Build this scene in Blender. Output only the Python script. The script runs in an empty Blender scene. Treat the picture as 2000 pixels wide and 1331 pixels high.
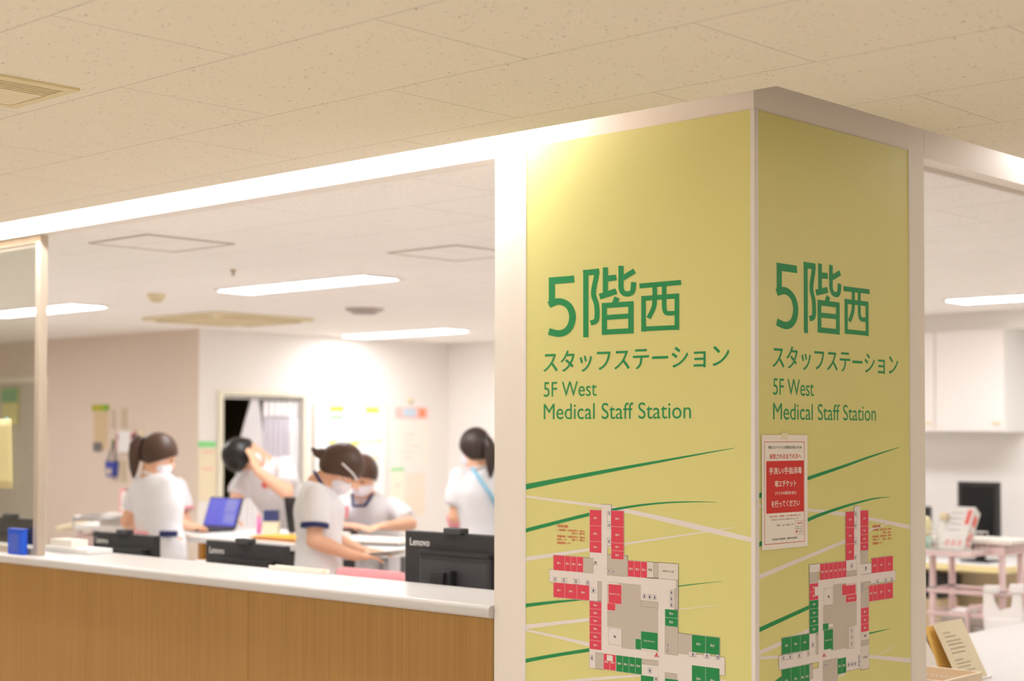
import bpy, bmesh, math, random
from mathutils import Vector, Matrix, Euler
random.seed(7)
PI = math.pi
SC = bpy.context.scene
COL = SC.collection

# ---------------------------------------------------------------- camera, world, lights, exposure
CAM_POS = Vector((2.256, -3.328, 1.57))
yaw, pitch, roll = math.radians(43.008), math.radians(1.604), math.radians(0.126)
fwd = Vector((-math.sin(yaw)*math.cos(pitch), math.cos(yaw)*math.cos(pitch), math.sin(pitch)))
rt = Vector((math.cos(yaw), math.sin(yaw), 0))
up = rt.cross(fwd)
cr, sr = math.cos(roll), math.sin(roll)
rt, up = cr*rt + sr*up, -sr*rt + cr*up
cam = bpy.data.cameras.new('camera')
cam.sensor_width = 36.0
cam.lens = 3036.0/2000*36
cam.shift_y = 95.5/2000
cam.clip_start = 0.05
cam.dof.use_dof = True
cam.dof.focus_distance = 4.05
cam.dof.aperture_fstop = 2.6
camo = bpy.data.objects.new('camera', cam)
mw = Matrix((rt, up, -fwd)).transposed().to_4x4()
mw.translation = CAM_POS
camo.matrix_world = mw
COL.objects.link(camo)
SC.camera = camo

w = bpy.data.worlds.new('world'); SC.world = w
w.use_nodes = True
bg = w.node_tree.nodes['Background']
bg.inputs[0].default_value = (0.95, 0.97, 1, 1)
bg.inputs[1].default_value = 0.3

def area(name, loc, sx, sy, power, color=(1, .92, .8), rot=(0, 0, 0)):
    l = bpy.data.lights.new(name, 'AREA'); l.shape = 'RECTANGLE'
    l.size, l.size_y, l.energy, l.color = sx, sy, power, color
    o = bpy.data.objects.new(name, l); o.location = loc; o.rotation_euler = rot
    COL.objects.link(o); return o
LAMP_COL = (0.97, 0.98, 1.0)
LAMP_STRENGTH = 11.5
# concealed strips in the ceiling slot above the counters
area('cove_light', (-5.9, -.15, 2.56), 10.2, .05, 58, (.95, .98, 1), (math.radians(55), 0, 0))
area('cove_light', (.15, 4.65, 2.56), .05, 5.8, 19, (.95, .98, 1), (0, math.radians(55), 0))
# area lights added for unseen, assumed corridor lamps behind and beside the camera
for x in (-8.5, -4.5, -.5, 2.8):
    area('unseen_corridor_light', (x, -3.4, 2.39), 1.2, .3, 19, (.93, .97, 1))
area('unseen_corridor_light', (2.4, 2.6, 2.39), .3, 1.2, 12, (.93, .97, 1))

vs = SC.view_settings
vs.view_transform = 'Standard'; vs.look = 'None'; vs.gamma = 1.0
vs.use_curve_mapping = False
vs.exposure = 1.28
SC.cycles.max_bounces = 10
SC.cycles.diffuse_bounces = 6

# ---------------------------------------------------------------- materials
def lin(c):
    c = c/255.0
    return c/12.92 if c <= .04045 else ((c+.055)/1.055)**2.4
MATS = {}
def M(name, rgb, rough=.55, metal=0.0, spec=.5, var=.03, scale=30, bump=0.0, trans=None, emit=0.0):
    if name in MATS: return MATS[name]
    m = bpy.data.materials.new(name); m.use_nodes = True
    nt = m.node_tree; b = nt.nodes['Principled BSDF']
    c = tuple(lin(v) for v in rgb)
    b.inputs['Roughness'].default_value = rough
    b.inputs['Metallic'].default_value = metal
    b.inputs['Specular IOR Level'].default_value = spec
    n = nt.nodes.new('ShaderNodeTexNoise'); n.inputs['Scale'].default_value = scale
    tc = nt.nodes.new('ShaderNodeTexCoord'); nt.links.new(tc.outputs['Object'], n.inputs['Vector'])
    mx = nt.nodes.new('ShaderNodeMix'); mx.data_type = 'RGBA'
    mx.inputs[6].default_value = tuple(v*(1-var) for v in c)+(1,)
    mx.inputs[7].default_value = tuple(min(1, v*(1+var)) for v in c)+(1,)
    nt.links.new(n.outputs['Fac'], mx.inputs[0]); nt.links.new(mx.outputs[2], b.inputs['Base Color'])
    if bump:
        bp = nt.nodes.new('ShaderNodeBump'); bp.inputs['Strength'].default_value = bump
        bp.inputs['Distance'].default_value = .002
        nt.links.new(n.outputs['Fac'], bp.inputs['Height']); nt.links.new(bp.outputs['Normal'], b.inputs['Normal'])
    if emit:
        b.inputs['Emission Color'].default_value = c+(1,); b.inputs['Emission Strength'].default_value = emit
    if trans: b.inputs['Transmission Weight'].default_value = trans
    MATS[name] = m; return m

def ceiling_mat(name='ceiling_tile', rgb=(237, 226, 208)):
    m = bpy.data.materials.new(name); m.use_nodes = True
    nt = m.node_tree; N = nt.nodes; L = nt.links; b = N['Principled BSDF']
    b.inputs['Roughness'].default_value = .9; b.inputs['Specular IOR Level'].default_value = .1
    geo = N.new('ShaderNodeNewGeometry')
    add = N.new('ShaderNodeVectorMath'); add.operation = 'ADD'
    add.inputs[1].default_value = (.06+.91*20, .343+.455*21, 0)
    L.new(geo.outputs['Position'], add.inputs[0])
    br = N.new('ShaderNodeTexBrick'); br.offset = .5; br.offset_frequency = 2; br.squash = 1
    br.inputs['Scale'].default_value = 1; br.inputs['Mortar Size'].default_value = .0018
    br.inputs['Mortar Smooth'].default_value = .3; br.inputs['Bias'].default_value = 0
    br.inputs['Brick Width'].default_value = .91; br.inputs['Row Height'].default_value = .455
    L.new(add.outputs[0], br.inputs['Vector'])
    base = tuple(lin(v) for v in rgb)
    br.inputs['Color1'].default_value = base+(1,)
    br.inputs['Color2'].default_value = tuple(v*.985 for v in base)+(1,)
    br.inputs['Mortar'].default_value = tuple(v*.62 for v in base)+(1,)
    # short random fissures
    vor = N.new('ShaderNodeTexVoronoi'); vor.inputs['Scale'].default_value = 1; vor.inputs['Randomness'].default_value = 1
    mp = N.new('ShaderNodeMapping'); mp.inputs['Scale'].default_value = (46, 100, 40)
    ns = N.new('ShaderNodeTexNoise'); ns.inputs['Scale'].default_value = 60; ns.inputs['Detail'].default_value = 3
    L.new(geo.outputs['Position'], ns.inputs['Vector'])
    off = N.new('ShaderNodeVectorMath'); off.operation = 'MULTIPLY_ADD'
    off.inputs[1].default_value = (.03, .03, .03)
    L.new(ns.outputs['Color'], off.inputs[0]); L.new(geo.outputs['Position'], off.inputs[2])
    L.new(off.outputs[0], mp.inputs['Vector']); L.new(mp.outputs[0], vor.inputs['Vector'])
    cr_ = N.new('ShaderNodeValToRGB')
    cr_.color_ramp.elements[0].position = .10; cr_.color_ramp.elements[0].color = (.5, .46, .4, 1)
    cr_.color_ramp.elements[1].position = .20; cr_.color_ramp.elements[1].color = (1, 1, 1, 1)
    L.new(vor.outputs['Distance'], cr_.inputs[0])
    n2 = N.new('ShaderNodeTexNoise'); n2.inputs['Scale'].default_value = 22; n2.inputs['Detail'].default_value = 2
    L.new(geo.outputs['Position'], n2.inputs['Vector'])
    c2 = N.new('ShaderNodeValToRGB'); c2.color_ramp.elements[0].position = .38; c2.color_ramp.elements[1].position = .5
    L.new(n2.outputs['Fac'], c2.inputs[0])
    mx = N.new('ShaderNodeMix'); mx.data_type = 'RGBA'; mx.inputs[6].default_value = (1, 1, 1, 1)
    L.new(c2.outputs[0], mx.inputs[0]); L.new(cr_.outputs[0], mx.inputs[7])
    mul = N.new('ShaderNodeMix'); mul.data_type = 'RGBA'; mul.blend_type = 'MULTIPLY'; mul.inputs[0].default_value = 1
    L.new(br.outputs['Color'], mul.inputs[6]); L.new(mx.outputs[2], mul.inputs[7])
    L.new(mul.outputs[2], b.inputs['Base Color'])
    return m
def wood_mat(name, c1, c2, axis='z', sc=1.0):
    m = bpy.data.materials.new(name); m.use_nodes = True
    nt = m.node_tree; N = nt.nodes; L = nt.links; b = N['Principled BSDF']
    b.inputs['Roughness'].default_value = .42
    geo = N.new('ShaderNodeNewGeometry'); mp = N.new('ShaderNodeMapping')
    mp.inputs['Scale'].default_value = (60*sc, 60*sc, 1.2) if axis == 'z' else (1.2, 60*sc, 60*sc)
    L.new(geo.outputs['Position'], mp.inputs['Vector'])
    n = N.new('ShaderNodeTexNoise'); n.inputs['Scale'].default_value = 1; n.inputs['Detail'].default_value = 5
    n.inputs['Roughness'].default_value = .65; L.new(mp.outputs[0], n.inputs['Vector'])
    r = N.new('ShaderNodeValToRGB')
    r.color_ramp.elements[0].position = .32; r.color_ramp.elements[0].color = tuple(lin(v) for v in c1)+(1,)
    r.color_ramp.elements[1].position = .68; r.color_ramp.elements[1].color = tuple(lin(v) for v in c2)+(1,)
    L.new(n.outputs['Fac'], r.inputs[0]); L.new(r.outputs[0], b.inputs['Base Color'])
    return m
def glass_mat(name, tint, refl=1.0):
    m = bpy.data.materials.new(name); m.use_nodes = True
    nt = m.node_tree; N = nt.nodes; L = nt.links
    for n in list(N):
        if n.type != 'OUTPUT_MATERIAL': N.remove(n)
    out = [n for n in N if n.type == 'OUTPUT_MATERIAL'][0]
    t = N.new('ShaderNodeBsdfTransparent'); t.inputs[0].default_value = tint+(1,)
    g = N.new('ShaderNodeBsdfGlossy'); g.inputs['Roughness'].default_value = .03
    f = N.new('ShaderNodeFresnel'); ge = N.new('ShaderNodeNewGeometry')
    io = N.new('ShaderNodeMix'); io.data_type = 'FLOAT'; io.inputs[2].default_value = 1.5; io.inputs[3].default_value = 1/1.5
    L.new(ge.outputs['Backfacing'], io.inputs[0]); L.new(io.outputs[0], f.inputs[0])
    mx = N.new('ShaderNodeMixShader'); L.new(f.outputs[0], mx.inputs[0])
    L.new(t.outputs[0], mx.inputs[1]); L.new(g.outputs[0], mx.inputs[2]); L.new(mx.outputs[0], out.inputs[0])
    return m
def emit_mat(name, rgb, s, base=.9):
    m = bpy.data.materials.new(name); m.use_nodes = True
    b = m.node_tree.nodes['Principled BSDF']
    b.inputs['Base Color'].default_value = (base, base, base, 1)
    b.inputs['Emission Color'].default_value = rgb+(1,); b.inputs['Emission Strength'].default_value = s
    return m

CEIL = ceiling_mat()
CEIL_BRIGHT = ceiling_mat('brightened_ceiling_tile', (246, 240, 234))  # same tile as the corridor, colour whitened to stand in for brighter lighting
WOOD = wood_mat('oak_laminate', (154, 110, 48), (171, 127, 60), sc=2.2)
LEGWOOD = wood_mat('table_leg_wood', (196, 130, 50), (214, 150, 66))
GLASS = glass_mat('partition_glass', (.92, .93, .90))
LAMP = emit_mat('lamp_diffuser', LAMP_COL, LAMP_STRENGTH)
WALLW = M('white_wall', (236, 230, 225), .8, var=.01)
WALLG = M('greige_wall', (222, 205, 190), .8, var=.01)
WALLC = M('corridor_wall', (232, 222, 208), .8, var=.01)
FLOOR = M('vinyl_floor', (226, 220, 212), .45, var=.04, scale=8)
PILLAR = M('pillar_white', (236, 226, 216), .5, var=.01)
TRIMW = M('white_aluminium_trim', (232, 224, 220), .35, var=.01)
COUNTER = M('white_solid_surface', (204, 199, 196), .3, var=.01)
YELLOW = M('sign_yellow', (221, 214, 138), .38, var=.006, scale=3)
GREEN = M('sign_green', (16, 142, 76), .5, var=.01)
SIGNW = M('sign_white', (232, 222, 218), .5, var=.01)
MAPR = M('map_red', (224, 62, 84), .5, var=.01)
MAPN = M('map_green', (0, 136, 66), .5, var=.01)
MAPG = M('map_grey', (198, 186, 174), .5, var=.01)
MAPP = M('map_pale', (224, 213, 204), .5, var=.01)
MAPD = M('map_line', (88, 78, 84), .5, var=.01)
MAPI = M('map_icon', (70, 70, 110), .5, var=.01)
SMALLR = M('map_text_red', (214, 78, 56), .5, var=.01)
PAPER = M('white_paper', (240, 232, 222), .7, var=.01)
CREAMP = M('cream_paper', (236, 222, 190), .7, var=.01)
YNOTE = M('yellow_paper', (206, 192, 140), .7, var=.01)
RED = M('poster_red', (214, 44, 40), .35, var=.01)
INK = M('dark_ink', (60, 55, 60), .6)
INKG = M('grey_ink', (166, 152, 132), .7)
BLACK = M('black_plastic', (38, 36, 37), .42)
BLACK2 = M('dark_plastic', (58, 56, 58), .5)
LOGO = M('logo_silver', (214, 208, 204), .4)
FRAME = M('bronze_aluminium', (196, 182, 164), .38, metal=.35)
BLUE = M('blue_plastic', (28, 92, 228), .35)
SKIN = M('skin', (236, 184, 150), .55, var=.02)
TUNIC = M('white_tunic', (236, 234, 237), .75, var=.015, bump=.1)
NAVY = M('navy_trim', (36, 48, 104), .7)
PINK = M('pink_fabric', (238, 160, 166), .7)
PALEPINK = M('pale_pink_plastic', (230, 202, 200), .5)
LBLUE = M('light_blue_strap', (150, 206, 232), .7)
HAIRB = M('brown_hair', (78, 52, 38), .45, var=.25, scale=80)
HAIRD = M('dark_brown_hair', (56, 40, 34), .45, var=.25, scale=80)
HAIRK = M('black_hair', (22, 18, 18), .4, var=.25, scale=80)
MASK = M('surgical_mask', (244, 240, 246), .8, var=.01)
EYE = M('eye_dark', (30, 22, 20), .3)
STEEL = M('steel', (190, 186, 184), .3, metal=.8)
GREYP = M('grey_plastic', (148, 146, 148), .5)
WHITEP = M('white_plastic', (240, 238, 236), .45, var=.01)
CREAM = M('cream_plastic', (232, 218, 182), .55)
CREAMD = M('cream_grille', (224, 208, 172), .6)
SLOT = M('vent_slot', (112, 96, 66), .8)
LGREEN = M('light_green', (140, 222, 140), .6)
NOTEY = M('label_yellow', (250, 220, 60), .6)
PALEY = M('label_pale_yellow', (244, 236, 188), .6)
ORANGE = M('orange_folder', (250, 176, 52), .5)
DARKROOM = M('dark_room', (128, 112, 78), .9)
CURT = M('white_curtain', (246, 243, 245), .85, var=.01)
CURTL = M('lilac_curtain', (226, 221, 230), .85, var=.02)
SCREEN = emit_mat('laptop_screen', (.10, .10, .52), .55, .02)
SCREEN2 = emit_mat('laptop_screen_panel', (.2, .2, .5), .55, .02)
TEAL = M('teal_label', (176, 222, 204), .5)
GRASSL = M('yellow_green', (176, 176, 54), .6)
BAG = M('plastic_bag_white', (238, 232, 230), .4, var=.02)

# ---------------------------------------------------------------- mesh helpers
class MB:
    def __init__(s): s.bm = bmesh.new(); s.mats = []; s.cur = 0
    def use(s, m):
        if m not in s.mats: s.mats.append(m)
        s.cur = s.mats.index(m); return s
    def _f(s, vs):
        try:
            f = s.bm.faces.new(vs); f.material_index = s.cur; return f
        except ValueError: return None
    def poly(s, pts): return s._f([s.bm.verts.new(p) for p in pts])
    def box(s, a, b, mtx=None, bev=0.0):
        x0, y0, z0 = a; x1, y1, z1 = b
        ps = [Vector(p) for p in ((x0,y0,z0),(x1,y0,z0),(x1,y1,z0),(x0,y1,z0),(x0,y0,z1),(x1,y0,z1),(x1,y1,z1),(x0,y1,z1))]
        if mtx: ps = [mtx @ p for p in ps]
        v = [s.bm.verts.new(p) for p in ps]
        fs = [s._f([v[i] for i in q]) for q in ((0,3,2,1),(4,5,6,7),(0,1,5,4),(1,2,6,5),(2,3,7,6),(3,0,4,7))]
        if bev:
            es = list({e for f in fs for e in f.edges})
            r = bmesh.ops.bevel(s.bm, geom=es, offset=bev, segments=2, affect='EDGES', profile=.6)
            for f in r['faces']: f.material_index = s.cur
        return s
    def ring(s, c, u, v, n):
        return [s.bm.verts.new(Vector(c)+u*math.cos(2*PI*i/n)+v*math.sin(2*PI*i/n)) for i in range(n)]
    def loft(s, rings, cap=True):
        n = len(rings[0])
        for a, b in zip(rings, rings[1:]):
            for i in range(n): s._f([a[i], a[(i+1)%n], b[(i+1)%n], b[i]])
        if cap: s._f(list(reversed(rings[0]))); s._f(rings[-1])
        return s
    def cyl(s, p0, p1, r0, r1=None, n=16):
        p0, p1 = Vector(p0), Vector(p1); r1 = r0 if r1 is None else r1
        d = (p1-p0).normalized(); u = d.orthogonal().normalized(); v = d.cross(u)
        return s.loft([s.ring(p0, u*r0, v*r0, n), s.ring(p1, u*r1, v*r1, n)])
    def tube(s, pts, r, n=10):
        pts = [Vector(p) for p in pts]; rings = []; u = None
        for i, p in enumerate(pts):
            d = (pts[min(i+1, len(pts)-1)]-pts[max(i-1, 0)]).normalized()
            u = (d.orthogonal() if u is None else u-d*u.dot(d)).normalized(); v = d.cross(u)
            rr = r[i] if isinstance(r, (list, tuple)) else r
            rings.append(s.ring(p, u*rr, v*rr, n))
        return s.loft(rings)
    def ell(s, c, ax, n=16, m=10, keep=None):
        # ax: three axis vectors (scaled)
        c = Vector(c); X, Y, Z = [Vector(a) for a in ax]
        rings = []
        for j in range(1, m):
            t = PI*j/m
            rings.append([s.bm.verts.new(c - Z*math.cos(t) + (X*math.cos(2*PI*i/n)+Y*math.sin(2*PI*i/n))*math.sin(t)) for i in range(n)])
        s.loft(rings, cap=False)
        b = s.bm.verts.new(c-Z); t = s.bm.verts.new(c+Z)
        for i in range(n):
            s._f([b, rings[0][(i+1)%n], rings[0][i]]); s._f([t, rings[-1][i], rings[-1][(i+1)%n]])
        return s
    def sph(s, c, r, n=14, m=8): return s.ell(c, ((r,0,0),(0,r,0),(0,0,r)), n, m)
    def cap(s, p0, p1, r0, r1=None, n=14):
        r1 = r0 if r1 is None else r1
        s.sph(p0, r0, n, 8); s.sph(p1, r1, n, 8)
        if (Vector(p1)-Vector(p0)).length > 1e-4: s.cyl(p0, p1, r0, r1, n)
        return s
    def lathe(s, c, prof, n=24):
        c = Vector(c)
        rings = [s.ring(c+Vector((0, 0, z)), Vector((r, 0, 0)), Vector((0, r, 0)), n) for r, z in prof]
        return s.loft(rings)
    def prism(s, pts, d):
        d = Vector(d); a = [s.bm.verts.new(Vector(p)) for p in pts]; b = [s.bm.verts.new(Vector(p)+d) for p in pts]
        n = len(a)
        s._f(a); s._f(list(reversed(b)))
        for i in range(n): s._f([a[i], b[i], b[(i+1)%n], a[(i+1)%n]])
        return s
    def build(s, name, mat=None, parent=None, smooth=False, fixn=True, local=None):
        if fixn: bmesh.ops.recalc_face_normals(s.bm, faces=s.bm.faces[:])
        me = bpy.data.meshes.new(name); s.bm.to_mesh(me); s.bm.free()
        mats = s.mats if s.mats else [mat]
        for m in mats: me.materials.append(m)
        o = bpy.data.objects.new(name, me)
        if smooth:
            for p in me.polygons: p.use_smooth = True
        COL.objects.link(o)
        if parent is not None: o.parent = parent
        return o
def tag(o, label, cat, group=None):
    o['label'] = label; o['category'] = cat
    if group: o['group'] = group
    return o
def struct(o): o['kind'] = 'structure'; return o
def thing(name, label, cat, loc=(0, 0, 0), rz=0.0, group=None):
    o = bpy.data.objects.new(name, None); o.empty_display_size = .05
    o.location = loc; o.rotation_euler = (0, 0, rz); COL.objects.link(o)
    return tag(o, label, cat, group)
def sbox(name, a, b, m): return struct(MB().box(a, b).build(name, m))

def text_mesh(mb, body, box, place, bold=0.0, res=3, mat=None):
    s0, z0, s1, z1 = box
    if bold > 0:
        e = bold*(z1-z0)
        for k in (-1, 1):
            _text(mb, body, (s0+k*e, z0+k*e*.5, s1+k*e, z1+k*e*.5), place, res, mat, (k+1)*2e-6)
    _text(mb, body, box, place, res, mat, 1e-6 if bold > 0 else 0)
def _text(mb, body, box, place, res, mat, lift):
    """lettering fitted into box=(s0,z0,s1,z1) and put on a surface by place(s,z)"""
    c = bpy.data.curves.new('lettering', 'FONT'); c.body = body; c.resolution_u = res; c.fill_mode = 'FRONT'
    c.align_x = 'LEFT'
    if '\n' in body: c.align_x = 'CENTER'
    o = bpy.data.objects.new('lettering', c); COL.objects.link(o)
    dg = bpy.context.evaluated_depsgraph_get(); dg.update()
    e = o.evaluated_get(dg); me = e.to_mesh()
    vs_ = [v.co.copy() for v in me.vertices]
    if vs_:
        x0 = min(v.x for v in vs_); x1 = max(v.x for v in vs_); y0 = min(v.y for v in vs_); y1 = max(v.y for v in vs_)
        s0, z0, s1, z1 = box
        kx = (s1-s0)/max(1e-6, x1-x0); ky = (z1-z0)/max(1e-6, y1-y0)
        if mat: mb.use(mat)
        nrm = (place(1, 0)-place(0, 0)).cross(place(0, 1)-place(0, 0)).normalized()*lift
        nv = [mb.bm.verts.new(place(s0+(v.x-x0)*kx, z0+(v.y-y0)*ky)+nrm) for v in vs_]
        for p in me.polygons: mb._f([nv[i] for i in p.vertices])
    e.to_mesh_clear(); bpy.data.objects.remove(o); bpy.data.curves.remove(c)
TXL = [('5', -0.7043, 1.8435, -0.6031, 2.0154), ('階', -0.575, 1.8391, -0.3854, 2.0299), ('西', -0.3737, 1.8461, -0.2332, 1.977), ('スタッフステーション', -0.7236, 1.7424, -0.0786, 1.8034), ('5F West', -0.7234, 1.6735, -0.5254, 1.7159), ('Medical Staff Station', -0.7232, 1.6088, -0.2009, 1.6537)]
TXR = [('5', 0.1026, 1.8436, 0.2044, 2.0141), ('階', 0.2322, 1.8365, 0.422, 2.0282), ('西', 0.4323, 1.8449, 0.5755, 1.9777), ('スタッフステーション', 0.0832, 1.7392, 0.732, 1.7993), ('5F West', 0.0842, 1.6701, 0.2796, 1.7134), ('Medical Staff Station', 0.0839, 1.606, 0.6059, 1.6497)]
ML = [('W', -0.5067, 1.3554, -0.4725, 1.372), ('W', -0.5067, 0.9652, -0.4863, 1.3573), ('W', -0.4868, 1.2588, -0.4725, 1.3561), ('W', -0.6996, 1.1448, -0.5066, 1.1801), ('W', -0.5066, 1.1589, -0.2877, 1.1786), ('W', -0.3093, 0.8797, -0.2868, 1.18), ('W', -0.5286, 0.9591, -0.3094, 0.9808), ('W', -0.5065, 0.9554, -0.2869, 0.9817), ('W', -0.3094, 0.9436, -0.0937, 0.9901), ('W', -0.2879, 0.8822, -0.1985, 0.9618), ('W', -0.5501, 1.179, -0.5066, 1.2373, '談話\nコーナー1'), ('W', -0.5505, 1.1036, -0.521, 1.1571), ('W', -0.5503, 0.9166, -0.5286, 0.9689), ('W', -0.3652, 0.9163, -0.3094, 0.9463), ('W', -0.3249, 0.8779, -0.3095, 0.9207), ('W', -0.3686, 1.1018, -0.3093, 1.1596), ('W', -0.2877, 1.1575, -0.2497, 1.1795), ('W', -0.2877, 1.0993, -0.2554, 1.1586), ('W', -0.5066, 0.9554, -0.2868, 1.1786), ('G', -0.573, 1.1795, -0.5365, 1.2214), ('G', -0.4867, 1.1779, -0.4146, 1.2349), ('G', -0.3252, 1.1813, -0.3093, 1.2219), ('P', -0.3471, 1.1806, -0.3252, 1.2225, '学生室'), ('P', -0.3093, 1.18, -0.2426, 1.2228, 'リハビリテーション室'), ('G', -0.2554, 1.1018, -0.2427, 1.1798), ('G', -0.521, 1.1046, -0.5066, 1.1583), ('G', -0.5285, 0.9165, -0.4993, 0.9611), ('G', -0.3652, 0.9463, -0.3094, 0.9597), ('G', -0.3686, 1.1006, -0.3093, 1.1172), ('G', -0.2869, 0.9809, -0.2437, 1.0549), ('G', -0.2437, 0.987, -0.1984, 1.0398), ('G', -0.2869, 0.9164, -0.2476, 0.9315), ('C', -0.4866, 1.0358, -0.3686, 1.1594), ('C', -0.3686, 1.0267, -0.3094, 1.1006), ('C', -0.4356, 0.9818, -0.3686, 1.0402), ('C', -0.3873, 0.9826, -0.3094, 1.0289), ('R', -0.5502, 1.3117, -0.5067, 1.3558, '東516'), ('R', -0.5501, 1.2683, -0.5067, 1.3117, '東515'), ('R', -0.5501, 1.2373, -0.5067, 1.2683, '東514'), ('R', -0.4725, 1.3126, -0.4281, 1.3566, '東517'), ('R', -0.4725, 1.2682, -0.4281, 1.3126, '東518'), ('R', -0.4725, 1.2466, -0.4281, 1.2682, '東519'), ('R', -0.4725, 1.2231, -0.4281, 1.2466, '東520'), ('R', -0.685, 1.1794, -0.6419, 1.2224, '東510'), ('R', -0.6419, 1.1794, -0.6189, 1.2224, '東511'), ('R', -0.6189, 1.1794, -0.5962, 1.2224, '東512'), ('R', -0.5962, 1.1794, -0.573, 1.2224, '東513'), ('R', -0.4136, 1.1786, -0.3913, 1.2222, '東521'), ('R', -0.3913, 1.1786, -0.3686, 1.2222, '東522'), ('R', -0.3686, 1.1786, -0.3471, 1.2222, '東523'), ('R', -0.6848, 1.1028, -0.6417, 1.1449, '東509'), ('R', -0.6417, 1.1028, -0.596, 1.1449, '東508'), ('R', -0.596, 1.1028, -0.5505, 1.1449, '東507'), ('R', -0.5504, 1.081, -0.5065, 1.1024, '東506'), ('R', -0.5504, 1.0592, -0.5065, 1.081, '東505'), ('R', -0.5504, 1.0374, -0.5065, 1.0592, '東504'), ('R', -0.5504, 1.0152, -0.5065, 1.0374, '東503'), ('R', -0.5503, 0.9934, -0.5065, 1.0152, '東502'), ('R', -0.5503, 0.9689, -0.5065, 0.9934, '東501'), ('R', -0.4993, 0.9176, -0.4774, 0.9612, '東542'), ('R', -0.4774, 0.9176, -0.4556, 0.9612, '東541'), ('N', -0.4546, 0.9169, -0.4315, 0.9613, '西540'), ('N', -0.4315, 0.9169, -0.4096, 0.9613, '西539'), ('N', -0.4096, 0.9169, -0.3873, 0.9613, '西538'), ('N', -0.3873, 0.9169, -0.3652, 0.9613, '西537'), ('N', -0.3687, 0.8729, -0.3249, 0.916), ('W', -0.4875, 0.9428, -0.4662, 0.9584), ('R', -0.4816, 1.1009, -0.4356, 1.1538, 'スタッフステーション'), ('R', -0.4861, 1.0817, -0.4572, 1.1013), ('W', -0.4861, 1.1535, -0.4471, 1.1583), ('W', -0.4861, 1.1025, -0.4816, 1.1535), ('V', -0.4815, 0.9884, -0.4356, 1.0334, '吹抜'), ('N', -0.3686, 0.9851, -0.3108, 1.0344, 'スタッフステーション'), ('N', -0.3873, 0.9841, -0.3672, 1.0123), ('W', -0.3662, 0.9838, -0.3142, 0.9881), ('W', -0.3152, 0.9888, -0.3113, 1.0231), ('N', -0.2868, 1.0785, -0.2437, 1.1005, '西524'), ('N', -0.2868, 1.0557, -0.2437, 1.0785, '西525'), ('N', -0.1984, 0.9944, -0.1538, 1.0401, '西526'), ('N', -0.1538, 0.9944, -0.1093, 1.0401, '西527'), ('N', -0.1985, 0.8924, -0.1539, 0.9604, '西529'), ('N', -0.1539, 0.8924, -0.1095, 0.9604, '西528'), ('N', -0.287, 0.8823, -0.2429, 0.9164), ('O', -0.4868, 1.3431, -0.4725, 1.3553), ('O', -0.4868, 1.3257, -0.4725, 1.3431), ('O', -0.4868, 1.3061, -0.4725, 1.3257), ('O', -0.4867, 1.2588, -0.4725, 1.2813), ('O', -0.6848, 1.1474, -0.6724, 1.1595), ('O', -0.6535, 1.1462, -0.6337, 1.1591), ('O', -0.6087, 1.1452, -0.5876, 1.1593), ('O', -0.5625, 1.1464, -0.5505, 1.1579), ('O', -0.2087, 0.9822, -0.1837, 0.9953), ('O', -0.1593, 0.983, -0.1397, 0.996), ('O', -0.1207, 0.9832, -0.1094, 0.9961), ('I', -0.4842, 1.3455, -0.474, 1.3534), ('I', -0.6827, 1.1491, -0.674, 1.1581), ('I', -0.6498, 1.1473, -0.6401, 1.1586), ('I', -0.6056, 1.1475, -0.5939, 1.1583), ('I', -0.5614, 1.1476, -0.552, 1.1564), ('I', -0.4842, 1.3109, -0.474, 1.3207), ('I', -0.4842, 1.2657, -0.475, 1.2767), ('I', -0.5432, 1.1251, -0.5287, 1.1386), ('I', -0.5466, 0.9384, -0.5352, 0.9514), ('I', -0.3447, 0.9246, -0.3312, 0.9377), ('I', -0.4841, 1.1843, -0.475, 1.1949), ('I', -0.4699, 1.1844, -0.4608, 1.195), ('I', -0.3623, 1.1227, -0.3505, 1.1357), ('I', -0.3447, 1.1224, -0.332, 1.1355), ('I', -0.3272, 1.1222, -0.3156, 1.1352), ('I', -0.2839, 1.1619, -0.2753, 1.1725), ('I', -0.272, 1.162, -0.2644, 1.1726), ('I', -0.262, 1.1619, -0.2526, 1.1725), ('I', -0.2706, 1.1397, -0.2602, 1.1522), ('I', -0.2706, 1.1234, -0.2602, 1.1355), ('I', -0.2706, 1.1067, -0.2602, 1.1188), ('I', -0.2821, 1.0003, -0.2717, 1.0098), ('I', -0.2821, 0.987, -0.2726, 0.9946), ('I', -0.2008, 0.9833, -0.1883, 0.9938), ('I', -0.1548, 0.9842, -0.1443, 0.9946), ('I', -0.1198, 0.9847, -0.1099, 0.9951), ('I', -0.3229, 0.9068, -0.3109, 0.9155)]
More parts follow.
